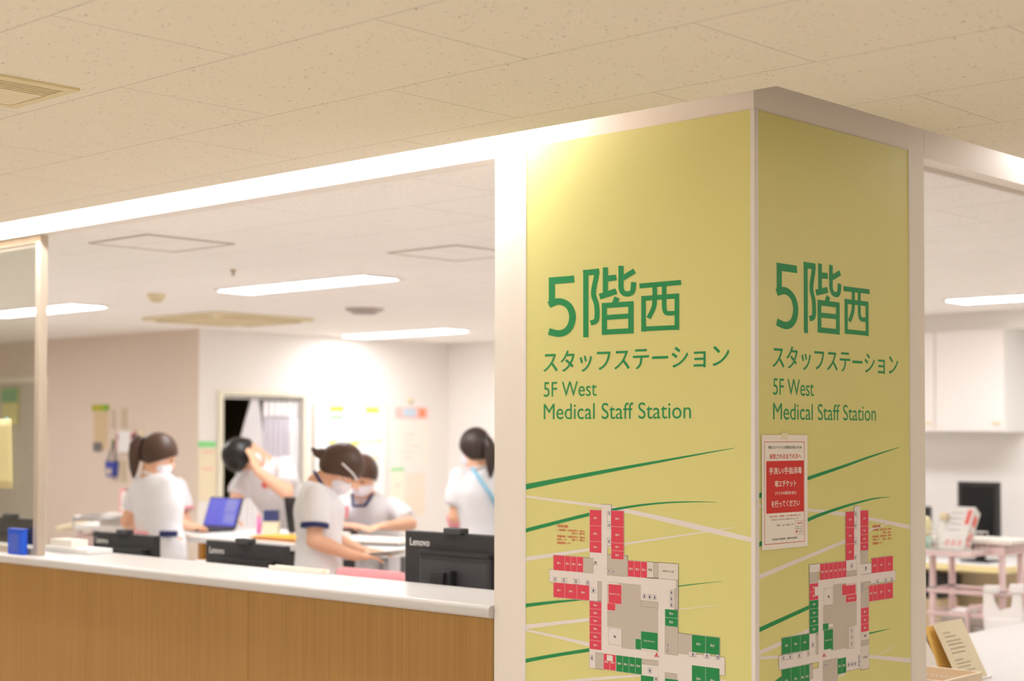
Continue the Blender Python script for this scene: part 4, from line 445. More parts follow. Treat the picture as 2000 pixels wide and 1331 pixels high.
# ---------------------------------------------------------------- sign panels on the pillar
def face_left(off): return lambda s, z: Vector((s, -off, z))
def face_right(off): return lambda s, z: Vector((off, s, z))
MCOL = {'W': SIGNW, 'R': MAPR, 'N': MAPN, 'G': MAPG, 'C': MAPG, 'P': MAPP, 'V': SIGNW, 'O': SIGNW, 'I': SIGNW}
def quad(mb, place, s0, z0, s1, z1): mb.poly([place(s0, z0), place(s1, z0), place(s1, z1), place(s0, z1)])
def bar(mb, place, a, b, wd):
    a, b = Vector(a), Vector(b); d = (b-a).normalized(); n = Vector((-d.y, d.x))*wd/2
    mb.poly([place(*(a-n)), place(*(b-n)), place(*(b+n)), place(*(a+n))])
def sign(face, label, texts, swoosh, cells, small, here, s_range):
    t = thing('sign_panel', label, 'sign', face(0)(s_range[0], 0.0), 0, 'yellow guide panels on the pillar')
    org = t.location.copy()
    P_ = lambda off: (lambda s, z: face(off)(s, z)-org)
    f0, f1 = P_(0), P_(-.0035)
    a, b = s_range
    q = MB(); pts = [(a, .1), (b, .1), (b, 2.404), (a, 2.404)]
    q.prism([f0(*p) for p in pts], f1(0, 0)-f0(0, 0)); q.build('board', YELLOW, t)
    # background strokes
    for nm, code, mt, off in (('green_stroke', 'N', GREEN, .0003), ('white_stroke', 'W', SIGNW, .0002)):
        for k_, (c, pts) in enumerate(swoosh):
            if c != code: continue
            m = MB(); pl = P_(off+.000004*k_)
            fine = []
            for i in range(len(pts)-1):
                p0 = pts[max(i-1, 0)]; p1 = pts[i]; p2 = pts[i+1]; p3 = pts[min(i+2, len(pts)-1)]
                for k in range(6):
                    u = k/6; fine.append(tuple(.5*((2*p1[j])+(p2[j]-p0[j])*u+(2*p0[j]-5*p1[j]+4*p2[j]-p3[j])*u*u+(3*p1[j]-p0[j]-3*p2[j]+p3[j])*u**3) for j in range(3)))
            fine.append(pts[-1])
            rows = [(m.bm.verts.new(pl(min(max(u[0], a), b), u[1]-u[2])), m.bm.verts.new(pl(min(max(u[0], a), b), u[1]+u[2]))) for u in fine]
            for u, v in zip(rows, rows[1:]): m._f([u[0], v[0], v[1], u[1]])
            m.build(nm, mt, t, fixn=False)
    # big lettering
    m = MB()
    shift = 0 if s_range[0] < 0 else .8068
    for i, qd in enumerate(HEAD):
        pl = P_(.0004+.0000008*i); m.poly([pl(p[0]+shift, p[1]) for p in qd])
    m.build('heading', GREEN, t, fixn=False)
    pl = P_(.0004)
    for body, *bx in texts[3:]:
        m = MB(); text_mesh(m, body, bx, pl, bold=.018 if body[0] == 'ス' else 0, res=6)
        m.build('lettering', GREEN, t, fixn=False)
    # floor map
    m = MB(); m.use(MAPD); pl = P_(.0006); g = .0008
    for c in cells:
        if c[0] not in 'OI': quad(m, pl, c[1]-g, c[2]-g, c[3]+g, c[4]+g)
    order = {'W': 0, 'C': 1, 'G': 2, 'P': 3, 'R': 4, 'N': 4, 'V': 5, 'O': 6, 'I': 7}
    lab = MB()
    srt = sorted(range(len(cells)), key=lambda i: (cells[i][0] == 'W' and cells[i][4]-cells[i][2] < .025 and cells[i][3]-cells[i][1] < .06) * 10 + order[cells[i][0]])
    for r_, i in enumerate(srt):
        c = cells[i]; k, s0, z0, s1, z1 = c[:5]; off = .0008+.0000045*r_
        pa, pb, pc = P_(off), P_(off+.0000015), P_(off+.000003)
        if k in 'RN':
            m.use(SIGNW); quad(m, pa, s0-.0004, z0-.0004, s1+.0004, z1+.0004)
            m.use(MCOL[k]); quad(m, pb, s0+.0003, z0+.0003, s1-.0003, z1-.0003)
        elif k in 'GPVOI':
            m.use(MAPD); quad(m, pa, s0-.0003, z0-.0003, s1+.0003, z1+.0003)
            m.use(MCOL[k]); quad(m, pb, s0+.0003, z0+.0003, s1-.0003, z1-.0003)
        else:
            m.use(MCOL[k]); quad(m, pb, s0, z0, s1, z1)
        if k == 'V':
            m.use(MAPD)
            for n in range(8):
                for A, B in (((s0, z0), (s1, z1)), ((s0, z1), (s1, z0))):
                    A, B = Vector(A), Vector(B)
                    bar(m, pc, A.lerp(B, n/8+.02), A.lerp(B, n/8+.085), .0004)
        if k == 'I':
            m.use(MAPI); cx, w_, h_ = (s0+s1)/2, s1-s0, z1-z0
            quad(m, pc, cx-w_*.12, z0+h_*.68, cx+w_*.12, z0+h_*.88)
            quad(m, pc, cx-w_*.24, z0+h_*.34, cx+w_*.24, z0+h_*.64)
            quad(m, pc, cx-w_*.16, z0+h_*.1, cx-w_*.03, z0+h_*.34); quad(m, pc, cx+w_*.03, z0+h_*.1, cx+w_*.16, z0+h_*.34)
        if len(c) > 5:
            txt = c[5]; n = max(len(q) for q in txt.split('\n')); cx, cz = (s0+s1)/2, (z0+z1)/2
            ht = .0052 if len(txt) < 6 else .0046; ln = txt.count('\n')+1
            wd = min((s1-s0)*.86, ht*.62*n if txt[-1].isdigit() else ht*.8*n)
            text_mesh(lab, txt, (cx-wd/2, cz-ht*ln*.6, cx+wd/2, cz+ht*ln*.6), P_(.0016), bold=.03, res=1, mat=SIGNW if k in 'RN' else MAPD)
    for body, *bx in small: text_mesh(lab, body, bx, P_(.0016), bold=.02, res=1, mat=SMALLR)
    hx, hz = here; pl = P_(.0016); lab.use(RED); lab.poly([pl(hx-.004, hz-.005), pl(hx+.004, hz-.005), pl(hx, hz+.004)])
    fm = m.build('floor_map', None, t, fixn=False)
    lab.build('map_lettering', None, fm, fixn=False)
    return t
sign(face_left, 'yellow pillar panel facing the long wooden counter, green 5F West lettering and floor map', TXL, SL, ML, SMALL_L, HERE[0], (-.792, -.0105))
sign(face_right, 'narrower looking yellow pillar panel with the red and white notice taped on it', TXR, SR, MR, SMALL_R, HERE[1], (.0175, .7995))

# notice taped to the right panel
t = thing('notice', 'white notice with a big red block of hand washing text taped on the yellow panel', 'notice', (.002, .028, 1.27))
PW, PH = .215, .296
MB().box((0, 0, 0), (.0008, PW, PH)).build('sheet', PAPER, t)
pf = lambda off: (lambda u, v: Vector((.0008+off, u*PW, PH*(1-v))))
m = MB().use(RED); p1 = pf(.0002)
for a in ((.05, .058, .93, .063), (.05, .95, .93, .955), (.05, .058, .058, .955), (.922, .058, .93, .955)):
    quad(m, p1, a[0], a[1], a[2], a[3])
quad(m, p1, .09, .228, .915, .685)
m.use(RED); quad(m, p1, .715, .765, .9, .7665); quad(m, p1, .715, .888, .9, .8895); quad(m, p1, .715, .765, .719, .8895); quad(m, p1, .896, .765, .9, .8895)
quad(m, p1, .74, .85, .77, .87)
m.build('red_block', RED, t)
tx = MB(); p2 = pf(.0004)
def nt_(body, u0, v0, u1, v1, mat, bold=.012): text_mesh(tx, body, (u0, v1, u1, v0), p2, bold, 2, mat)
nt_('新型コロナウイルス感染拡大防止のため', .14, .096, .87, .122, INK)
nt_('来院される全ての方へ', .16, .165, .86, .212, RED, .022)
nt_('手洗い/手指消毒', .15, .285, .87, .345, PAPER, .024)
nt_('咳エチケット', .28, .398, .74, .458, PAPER, .024)
nt_('(マスクの着用を含む)', .28, .496, .745, .532, PAPER, .015)
nt_('を行ってください', .2, .575, .82, .635, PAPER, .024)
nt_('院内では手洗い・手指消毒、マスクの着用をお願いします', .16, .705, .84, .722, SMALLR)
nt_('発熱や咳などの症状がある方は職員にお申し出ください', .2, .735, .8, .75, INKG)
nt_('ご理解、ご協力をお願いします', .3, .785, .69, .803, INKG)
nt_('感染予防', .765, .778, .87, .795, RED); nt_('手洗いとうがい', .735, .812, .885, .822, INK); nt_('を忘れずに', .735, .83, .885, .84, INK)
nt_('消毒液を', .8, .85, .88, .858, INK); nt_('お使いください', .79, .866, .885, .874, INK)
nt_('院内感染対策委員会　医療安全管理室', .22, .905, .76, .922, INK)
tx.build('lettering', None, t, fixn=False)
MB().box((.0008, PW*.42, PH-.012), (.0011, PW*.56, PH+.006)).build('tape', M('clear_tape', (232, 222, 190), .3), t)

# ---------------------------------------------------------------- counters
t = thing('reception_counter', 'long oak fronted reception counter with white top left of the pillar', 'counter', (-13.0, 0, 0))
L_ = 13.0-.925
def countertop(mb, x0, x1, y0, y1, z0, z1, r=.012):
    prof = []
    for cx, cz, a0 in ((y0+r, z0+r, PI), (y0+r, z1-r, PI/2), ):
        pass
    pts = [(y1, z0), (y1, z1)]
    for k in range(5): a = PI/2+PI/2*k/4; pts.append((y0+r+r*math.cos(a), z1-r+r*math.sin(a)))
    for k in range(5): a = PI+PI/2*k/4; pts.append((y0+r+r*math.cos(a), z0+r+r*math.sin(a)))
    mb.prism([(x0, y, z) for y, z in pts], (x1-x0, 0, 0))
m = MB(); countertop(m, 0, L_, -.016, .33, 1.022, 1.06); m.build('countertop', COUNTER, t)
seams = [0, 1.2, 2.4, 3.6, 4.8, 6.0, 7.2, 8.4, 9.872, 10.9, L_]
for a, b in zip(seams, seams[1:]):
    MB().box((a+.001, .004, .1), (b-.001, .03, 1.022)).build('front_panel', WOOD, t)
MB().box((0, .03, 0), (L_, .31, 1.022)).build('carcass', WHITEP, t)
MB().box((0, .02, 0), (L_, .03, .1)).build('toe_kick', BLACK2, t)
t = thing('staff_desk', 'white desk behind the long counter under the monitors', 'desk', (-12.0, .34, 0))
MB().box((0, 0, .69), (10.9, .62, .72)).build('desktop', WHITEP, t)
for x in (0, 2.7, 5.4, 8.1, 10.87): MB().box((x, .02, 0), (x+.03, .58, .69)).build('leg', GREYP, t)
t = thing('side_counter', 'low white counter right of the pillar holding the leaflet tray', 'counter', (.02, .905, 0), PI/2)
m = MB(); countertop(m, 0, 5.94, 0, .80, .70, .74); m.build('countertop', COUNTER, t)
MB().box((0, .03, .1), (5.94, .05, .70)).build('front_panel', WOOD, t)
MB().box((0, .05, 0), (5.94, .6, .70)).build('carcass', WHITEP, t)

# ---------------------------------------------------------------- glass partition and what hangs on it
t = thing('glass_partition', 'glass screen in a bronze metal frame standing on the counter', 'partition', (-5.6, .05, 1.06))
m = MB(); W = 5.6-3.55
for a, b in (((W-.036, -.018, 0), (W, .018, 1.332)),): m.box(a, b, bev=.002)
m.build('post', FRAME, t)
MB().box((0, -.018, 1.296), (W-.036, .018, 1.332), bev=.002).build('top_rail', FRAME, t)
MB().box((0, -.018, 0), (W-.036, .018, .028), bev=.002).build('bottom_rail', FRAME, t)
MB().box((-.036, -.018, 0), (0, .018, 1.332), bev=.002).build('post', FRAME, t)
MB().box((0, -.003, .028), (W-.036, .003, 1.296)).build('pane', GLASS, t)
# lock on the pane
MB().cyl((W-.085, -.009, .44), (W-.085, -.003, .44), .009).build('lock', STEEL, t)
t = thing('memo', 'pale yellow memo sheet hung on the glass screen', 'paper', (-3.93, .044, 1.33))
m = MB(); gx = [0, .05, .1, .145]
for i in range(8):
    for j in range(3):
        def q(i, j):
            v = i/8; return (gx[j]*(1.28-.38*v+.1*v*v), -.004-.012*(1-v)**2*(.4+.6*j/3), .295*v)
        m.poly([q(i, j), q(i, j+1), q(i+1, j+1), q(i+1, j)])
bmesh.ops.remove_doubles(m.bm, verts=m.bm.verts[:], dist=.0001); o = m.build('sheet', YNOTE, t, True); sm = o.modifiers.new('thick', 'SOLIDIFY'); sm.thickness = .0006
m = MB(); pm = lambda s, z: Vector((s, -.02, z))
MB().box((.09, -.003, .285), (.115, .0, .305)).build('tape', M('blue_tape', (150, 196, 200), .4), t)
t = thing('card_holder', 'translucent blue plastic card box standing at the foot of the glass screen', 'box', (-3.72, -.006, 1.0605))
m = MB(); m.box((0, 0, 0), (.115, .026, .105), bev=.003); m.build('box_body', BLUE, t)
MB().box((.018, -.001, .012), (.085, 0, .085)).build('label_plate', M('blue_label', (70, 96, 200), .5), t)
MB().box((-.002, -.002, .1), (.117, .028, .107), bev=.002).build('lid', M('blue_lid', (22, 74, 200), .35), t)
t = thing('paper_tray', 'white tray of papers on the counter behind the glass screen post', 'tray', (-3.8, .2, 1.0605))
MB().box((0, 0, 0), (.36, .12, .02), bev=.003).build('tray_base', WHITEP, t)
MB().box((.03, .02, .02), (.2, .1, .05), bev=.002).build('paper_pile', PAPER, t)

# ---------------------------------------------------------------- monitors behind the counter
def monitor(x, y, wd, ztop, label, rz=0.0, logo=True):
    """all-in-one computer seen from behind; x,y = upper left corner of its back as seen from the corridor"""
    t = thing('monitor', label, 'monitor', (x+wd/2, y+.08, .721), rz, 'computers standing behind the long counter')
    H = ztop-.721; h = wd/2
    m = MB(); m.box((-h, -.08, H-.33), (h, -.045, H), bev=.006); m.build('housing', BLACK, t)
    MB().box((-h+.008, -.046, H-.32), (h-.008, -.043, H-.01)).build('screen', M('dark_screen', (14, 14, 16), .15), t)
    m = MB(); m.box((-h+.11, -.115, H-.33), (h-.05, -.08, H-.07), bev=.01); m.build('rear_hump', BLACK2, t)
    MB().box((-h+.10, -.124, H-.074), (h-.045, -.08, H-.064)).build('vent_ridge', BLACK, t)
    m = MB(); m.box((-.04, -.094, H-.005), (.045, -.05, H+.018), bev=.005); m.build('webcam', BLACK2, t)
    m = MB(); m.box((-.04, -.15, H-.18), (.05, -.112, H-.125), bev=.006); m.build('stand_mount', BLACK, t)
    m = MB(); m.prism([(-.03, -.16, H-.13), (.03, -.16, H-.13), (-.02, -.17, .012), (-.12, -.17, .012)], (0, .02, 0)).box((-.12, -.2, 0), (.12, .06, .014), bev=.004); m.build('stand', BLACK, t)
    if logo:
        m = MB(); text_mesh(m, 'Lenovo', (-h+.028, H-.052, -h+.128, H-.026), lambda s, z: Vector((s, -.0806, z)), .02, 4)
        m.build('logo', LOGO, t)
    return t
monitor(-1.85, .51, .50, 1.219, 'black computer closest to the pillar, seen from behind over the counter')
monitor(-3.105, .55, .515, 1.121, 'black computer below the orange folder, middle one behind the counter')
monitor(-4.17, .68, .50, 1.105, 'black computer in front of the nurse with the ponytail')
monitor(-4.99, .58, .45, 1.15, 'black computer seen through the glass screen')

t = thing('document_tray', 'thin white document tray along the back edge of the counter', 'tray', (-2.36, .296, 1.0605))
MB().box((0, 0, 0), (.31, .034, .004)).box((0, 0, .004), (.31, .003, .016)).box((0, .031, .004), (.31, .034, .016)).build('tray_body', PAPER, t)
MB().box((.03, .004, .0045), (.29, .030, .012)).build('papers', CREAMP, t)
# ---------------------------------------------------------------- people
RV = Vector((.7313, .6821, 0)); FV = Vector((-.6821, .7313, 0)); UP = Vector((0, 0, 1))
def W3(p): return RV*p[0]+FV*p[1]+UP*p[2]
def fuse(mb, name, mat, parent, voxel, smooth=6, factor=.5):
    """melt overlapping shapes into one continuous skin"""
    o = mb.build(name, mat, None)
    md = o.modifiers.new('r', 'REMESH'); md.mode = 'VOXEL'; md.voxel_size = voxel
    if smooth:
        s = o.modifiers.new('s', 'SMOOTH'); s.iterations = smooth; s.factor = factor
    dg = bpy.context.evaluated_depsgraph_get(); dg.update()
    me = bpy.data.meshes.new_from_object(o.evaluated_get(dg))
    for p in me.polygons: p.use_smooth = True
    me.materials.clear(); me.materials.append(mat)
    old = o.data; o.modifiers.clear(); o.data = me; bpy.data.meshes.remove(old); me.name = name
    o.parent = parent
    return o
def torso_loft(mb, secs, grow=0.0):
    rings = []
    n = 20
    for i, (c, side, hw, hd) in enumerate(secs):
        a = secs[max(i-1, 0)][0]; b = secs[min(i+1, len(secs)-1)][0]
        ax = (b-a).normalized(); s = (side-ax*side.dot(ax)).normalized(); d = ax.cross(s)
        rings.append(mb.ring(c, s*(hw+grow), d*(hd+grow), n))
    mb.loft(rings)
def hand(mb, wr, d, palm_n, side, curl=.5):
    """palm, four bent fingers of unequal length and a thumb on the side of the palm"""
    d = d.normalized(); pn = (palm_n-d*palm_n.dot(d)).normalized(); sd = d.cross(pn)*side
    mb.cap(wr, wr+d*.02, .024, .026, 10)
    c = wr+d*.055
    mb.ell(c, (sd*.038, d*.05, pn*.016), 12, 8)
    for k, (o_, ln) in enumerate(((.029, .066), (.010, .075), (-.009, .070), (-.027, .056))):
        p = wr+d*.092+sd*o_; q = d
        for seg in range(3):
            q = (q+pn*curl*(.35+.2*seg)).normalized(); e = p+q*ln*(.42, .32, .26)[seg]
            mb.cap(p, e, .0088-.0008*seg, .008-.0008*seg, 8); p = e
    p = wr+d*.035+sd*.03; q = (d*.6+sd*.7+pn*.25).normalized(); e = p+q*.038
    mb.cap(p, e, .0115, .010, 8); q = (d*.9+sd*.25+pn*.3).normalized(); mb.cap(e, e+q*.03, .010, .0085, 8)

def person(label, x, y, J, hair, hairmat, trim=None, mask=True, bulk=1.0, extras=None, feet_gap=.09):
    t = thing('person', label, 'person', (x, y, 0), 0, 'staff in white uniforms')
    g = {k: W3(v) for k, v in J.items() if isinstance(v, tuple) and len(v) == 3}
    f = g['f'].normalized(); rgt = f.cross(UP).normalized()
    shc = (g['shR']+g['shL'])/2; side = (g['shR']-g['shL']).normalized()
    pel = g['pel']; hs = (side*.4+rgt*.6).normalized()
    ch = g.get('ch', shc.lerp(pel, .42)+f*.015); wa = g.get('wa', shc.lerp(pel, .72))
    nk = g['nk']; hd = g['hd']; hf = g['hf'].normalized()
    hu = (UP-hf*UP.dot(hf)).normalized() if abs(hf.z) < .95 else FV
    if 'hu' in g: hu = (g['hu']-hf*g['hu'].dot(hf)).normalized()
    hr = hf.cross(hu)
    b_ = bulk
    secs = [(pel-UP*.07, hs, .15*b_, .105*b_), (pel+UP*.02, hs, .158*b_, .108*b_), (wa, (hs+side).normalized(), .130*b_, .094*b_), (ch, side, .150*b_, .112*b_), (shc-(shc-ch)*.12, side, .140*b_, .085*b_), (shc+(nk-shc)*.55, side, .085*b_, .065*b_), (nk, side, .052, .054)]
    B = MB()
    torso_loft(B, secs)
    # neck and head with jaw, nose, brow and ears
    B.cap(nk-(hd-nk)*.25, hd-hu*.05-hf*.015, .054*b_, .05*b_)
    B.ell(hd+hu*.012-hf*.008, (hr*.074, hf*.093, hu*.1), 18, 12)
    B.ell(hd-hu*.055+hf*.03, (hr*.056, hf*.058, hu*.062), 16, 10)
    B.ell(hd-hu*.1+hf*.055, (hr*.026, hf*.026, hu*.02), 10, 8)
    B.ell(hd-hu*.025+hf*.093, (hr*.013, hf*.02, hu*.026), 10, 8)
    B.ell(hd+hu*.022+hf*.08, (hr*.045, hf*.014, hu*.014), 10, 8)
    for s in (-1, 1): B.ell(hd-hu*.015-hf*.005+hr*s*.074, (hr*.01, hf*.02, hu*.032), 10, 8)
    # arms and hands
    for s in 'RL':
        sh, el, wr = g['sh'+s], g['el'+s], g['wr'+s]
        B.cap(sh+(shc-sh)*.2-UP*.012, el, .044*b_, .036*b_); B.cap(el, el.lerp(wr, .35), .039*b_, .039*b_); B.cap(el.lerp(wr, .35), wr, .039*b_, .025*b_)
        hdv = g.get('h'+s, wr-el); pn = g.get('pn'+s, -UP)
        hand(B, wr, hdv, pn, 1 if s == 'R' else -1, J.get('curl', .45))
    # legs down to the floor
    legs = []
    for s in (1, -1):
        hip = pel+hs*s*.08-UP*.05
        kn = Vector((hip.x, hip.y, .48))+f*.03+hs*s*.01
        if 'feet' in g: an = g['feet']+hs*s*feet_gap
        else: an = Vector((hip.x, hip.y, 0))-f*.02+hs*s*.01
        an.z = .075; kn = (hip+an)/2+f*.04; kn.z = (hip.z+an.z)/2+.01
        legs.append((hip, kn, an))
        B.cap(hip, kn, .078*b_, .056*b_); B.cap(kn, kn.lerp(an, .35), .054*b_, .053*b_); B.cap(kn.lerp(an, .35), an, .053*b_, .036*b_)
        B.cap(an-UP*.03-f*.02, an-UP*.045+f*.13, .034, .026)
    fuse(B, 'body', SKIN, t, .0075, 4)
    # tunic with short sleeves
    T = MB(); gr = .02
    lower = pel-UP*.12
    torso_loft(T, [(lower, hs, .168*b_, .122*b_), (pel, hs, .165*b_, .118*b_)] + [(c, s_, w_+gr*.8, d_+gr*.8) for c, s_, w_, d_ in secs[2:6]] + [(nk-(nk-shc)*.12, side, .062, .062)])
    for s in 'RL':
        sh, el = g['sh'+s], g['el'+s]
        ins = sh+(shc-sh)*.14; T.cap(ins, sh.lerp(el, .5), .06*b_, .06*b_); T.cyl(sh.lerp(el, .3), sh.lerp(el, .68), .061*b_, .066*b_)
    fuse(T, 'tunic', TUNIC, t, .011, 14)
    if trim:
        for s in 'RL':
            sh, el = g['sh'+s], g['el'+s]; a = sh.lerp(el, .63); c = sh.lerp(el, .72)
            MB().cyl(a, c, .0675*b_, .0685*b_, 20).build('sleeve_trim', trim, t, True)
    # collar
    cv = nk-(nk-shc)*.1; axn = (hd-nk).normalized(); u = (side-axn*side.dot(axn)).normalized(); v = axn.cross(u)
    m = MB(); m.tube([cv+u*.062*math.cos(a)+v*.062*math.sin(a) for a in [2*PI*i/16 for i in range(17)]], .007, 8); m.build('collar', trim or TUNIC, t, True)
    # trousers and shoes
    P = MB(); torso_loft(P, [(pel-UP*.12, hs, .155*b_, .115*b_), (pel, hs, .163*b_, .116*b_), (pel+UP*.06, hs, .150*b_, .106*b_)])
    for hip, kn, an in legs: P.cap(hip, kn, .09*b_, .072*b_); P.cap(kn, an+UP*.02, .072*b_, .062*b_)
    fuse(P, 'trousers', TUNIC, t, .013, 4)
    for hip, kn, an in legs:
        S = MB(); S.cap(Vector((an.x, an.y, .04))-f*.03, Vector((an.x, an.y, .036))+f*.13, .042, .034); S.cyl(Vector((an.x, an.y, .03)), Vector((an.x, an.y, .085)), .048, .044)
        fuse(S, 'shoe', WHITEP, t, .009, 3)
    # eyes
    for s in (-1, 1): MB().ell(hd+hu*.002+hf*.0755+hr*s*.032, (hr*.013, hf*.007, hu*.006), 10, 6).build('eye', EYE, t, True)
    if mask:
        m = MB(); m.ell(hd-hu*.062+hf*.04, (hr*.061, hf*.062, hu*.05), 18, 12)
        m.ell(hd-hu*.04+hf*.07, (hr*.028, hf*.036, hu*.03), 12, 8)
        mo = fuse(m, 'face_mask', MASK, t, .008, 4)
        m = MB()
        for s in (-1, 1):
            for dz in (-.02, -.08): m.tube([hd-hu*(-dz)+hf*.05+hr*s*.062, hd-hu*.02+hf*.01+hr*s*.081], .0018, 6)
        m.build('ear_loop', MASK, mo)
    # hair: shell over the skull cut along a clean hairline, then tail, bun or short nape
    m = MB(); cc = hd+hu*.016-hf*.012
    m.ell(cc, (hr*.088, hf*.107, hu*.106), 32, 24)
    fa, fu = J.get('fringe', (.088, .045)); ea, eu = (-.012, -.045) if hair != 'short' else (.02, -.06)
    A = hd+hf*fa+hu*fu; d_ = Vector((fa-ea, fu-eu)).normalized(); nrm = hf*d_.y-hu*d_.x
    def cut(co, no):
        bmesh.ops.bisect_plane(m.bm, geom=m.bm.verts[:]+m.bm.edges[:]+m.bm.faces[:], dist=1e-5, plane_co=co, plane_no=no, clear_outer=True)
    cut(A, nrm); cut(hd-hu*.068, -hu)
    ho = m.build('hair', hairmat, t, True)
    so = ho.modifiers.new('t', 'SOLIDIFY'); so.thickness = .014; so.offset = -.4
    if hair == 'ponytail':
        k = hd-hf*.108+hu*.03; dn = g['tail'].normalized(); out = (-hf*.6+hu*.1).normalized()
        m = MB(); m.tube([k, k+out*.03, k+out*.045+dn*.04, k+out*.04+dn*.1, k+out*.03+dn*.17, k+out*.02+dn*.22], [.026, .03, .036, .036, .026, .008], 12)
        fuse(m, 'ponytail', hairmat, t, .008, 3)
        MB().cyl(k-out*.004, k+out*.02, .03, .03).build('hair_tie', BLACK, t, True)
    if hair == 'bun':
        k = hd-hf*.118-hu*.012
        m = MB(); m.ell(k, (hr*.034, hf*.03, hu*.03), 12, 8); m.sph(k-hu*.012-hf*.018, .022); m.sph(k-hf*.045+hu*.008-hu*.02, .014)
        fuse(m, 'hair_bun', hairmat, t, .008, 3)
    if hair == 'short':
        m = MB(); m.ell(hd-hf*.055-hu*.03, (hr*.07, hf*.045, hu*.06), 16, 10); m.build('nape_hair', hairmat, t, True)
    if extras: extras(t, g, dict(f=f, rgt=rgt, side=side, hf=hf, hu=hu, hr=hr, ch=ch, wa=wa, shc=shc, hs=hs))
    return t

def x_p1(t, g, q):
    m = MB(); c = g['pel']+W3((-.11, -.06, .03)); m.box((-.07, -.04, -.05), (.07, .04, .05), Matrix.Translation(c) @ Matrix.Rotation(.7, 4, 'Z'), bev=.015); m.build('waist_pouch', PINK, t, True)
    m = MB(); m.box((-.05, -.012, -.016), (.05, .012, .016), Matrix.Translation(g['pel']+W3((.07, -.128, .07))) @ Matrix.Rotation(.6, 4, 'Z'), bev=.004); m.build('waist_band', NAVY, t)
person('ponytailed nurse in white tunic and mask typing on the laptop at the tall table', -5.17, 1.717, dict(
    f=(.5, .87, 0), pel=(.03, -.05, .94), nk=(-.035, -.0, 1.335), hd=(-.0, .01, 1.44), hf=(.88, .34, -.45),
    shR=(.075, -.08, 1.285), shL=(-.115, .07, 1.28), elR=(.075, -.02, 1.06), elL=(-.2, .1, 1.06), wrR=(.15, .19, 1.03), wrL=(-.18, .36, 1.0),
    hR=(.3, .9, -.1), hL=(.3, .9, -.05), tail=(-.16, -.05, -1)), 'ponytail', HAIRB, None, extras=x_p1)
person('nurse half hidden behind the ponytailed nurse, pink trimmed white sleeve showing', -5.935, 2.21, dict(
    f=(-.3, -.95, 0), pel=(.0, .03, .9), nk=(.03, .0, 1.275), hd=(.02, -.03, 1.405), hf=(-.5, -.8, -.3),
    shR=(-.07, .07, 1.23), shL=(.165, -.03, 1.235), elR=(-.05, .16, .98), elL=(.2, -.05, 1.03), wrR=(-.06, .1, .78), wrL=(.13, -.24, 1.03),
    tail=(0, 0, -1)), 'bun', HAIRB, PINK)
def x_p2(t, g, q):
    m = MB(); m.box((-.022, -.004, -.035), (.022, .004, .035), Matrix.Translation(q['ch']+W3((-.02, -.16, .03))) @ Matrix.Rotation(.75, 4, 'Z'), bev=.002); m.build('badge', RED, t)
    m = MB(); a = g['wrR'].lerp(g['elR'], .15); m.cyl(a, g['wrR'].lerp(g['elR'], .28), .034, .034, 18); m.build('wristwatch', BLACK, t, True)
    m = MB()
    for s in (-1, 1): m.box((-.012, -.012, -.2), (.012, .012, .1), Matrix.Translation(g['pel']+q['hs']*s*.178-UP*.02), bev=.004)
    m.build('side_stripe', NAVY, t)
person('black haired man in white tunic bending down with a hand against his face', -5.52, 2.79, dict(
    f=(-.5, -.85, 0), pel=(.11, .25, .93), ch=(-.0, .08, 1.23), wa=(.07, .2, 1.06), nk=(-.06, -.02, 1.385), hd=(-.165, -.09, 1.425), hf=(.35, .12, -.92), hu=(-.92, -.2, -.3),
    shR=(-.17, .07, 1.30), shL=(.12, -.06, 1.365), elR=(-.235, -.02, 1.12), elL=(.13, -.2, 1.195), wrR=(-.2, -.22, 1.03), wrL=(-.045, -.23, 1.33),
    hR=(.1, -1, -.1), hL=(-.35, .15, .9), pnL=(-.8, .5, 0), curl=.3), 'short', HAIRK, None, mask=True, bulk=1.1, extras=x_p2)
def x_p3(t, g, q):
    hd, hf, hu, hr = g['hd'], q['hf'], q['hu'], q['hr']
    m = MB()
    for s in (-1, 1): m.tube([hd+hu*.012+hf*.09+hr*s*.055, hd+hu*.02+hf*.05+hr*s*.09, hd+hu*.02-hf*.02+hr*s*.092], .0045, 6)
    m.build('glasses', WHITEP, t)
    MB().box((-.02, -.003, -.03), (.02, .003, .03), Matrix.Translation(q['ch']+q['f']*.125-UP*.02) @ Matrix.Rotation(1.2, 4, 'Z')).build('name_badge', PINK, t)
person('nurse with a hair bun and glasses reading papers beside the black computer', -3.57, 1.55, dict(
    f=(.95, .3, 0), pel=(-.0, .0, .93), ch=(.0, .01, 1.2), wa=(.0, .0, 1.06), nk=(.012, .0, 1.335), hd=(.105, .01, 1.395), hf=(.72, .12, -.68), hu=(.68, .1, .72), fringe=(.095, .02),
    shR=(.005, -.15, 1.275), shL=(-.02, .15, 1.285), elR=(-.0, -.19, 1.06), elL=(.05, .17, 1.04), wrR=(.175, -.13, .985), wrL=(.2, .08, .99),
    hR=(.9, .3, -.1), hL=(.95, -.25, 0), tail=(0, 0, -1)), 'bun', HAIRB, NAVY, extras=x_p3)
def x_p4(t, g, q):
    a = g['nk']; m = MB(); fr_ = (q['f']*.8-UP*.25).normalized()
    m.tube([a+q['side']*.065+q['f']*.03, a+q['side']*.035+q['f']*.085-UP*.07, q['ch']+q['f']*.128+UP*.075, a-q['side']*.035+q['f']*.085-UP*.07, a-q['side']*.065+q['f']*.03], .009, 8); m.build('v_neck', NAVY, t, True)
    m = MB(); p = [a+q['side']*.055+q['f']*.035, a-q['side']*.055+q['f']*.035, q['ch']+q['f']*.129+UP*.08]; m.prism(p, q['f']*.012); m.build('neckline', SKIN, t)
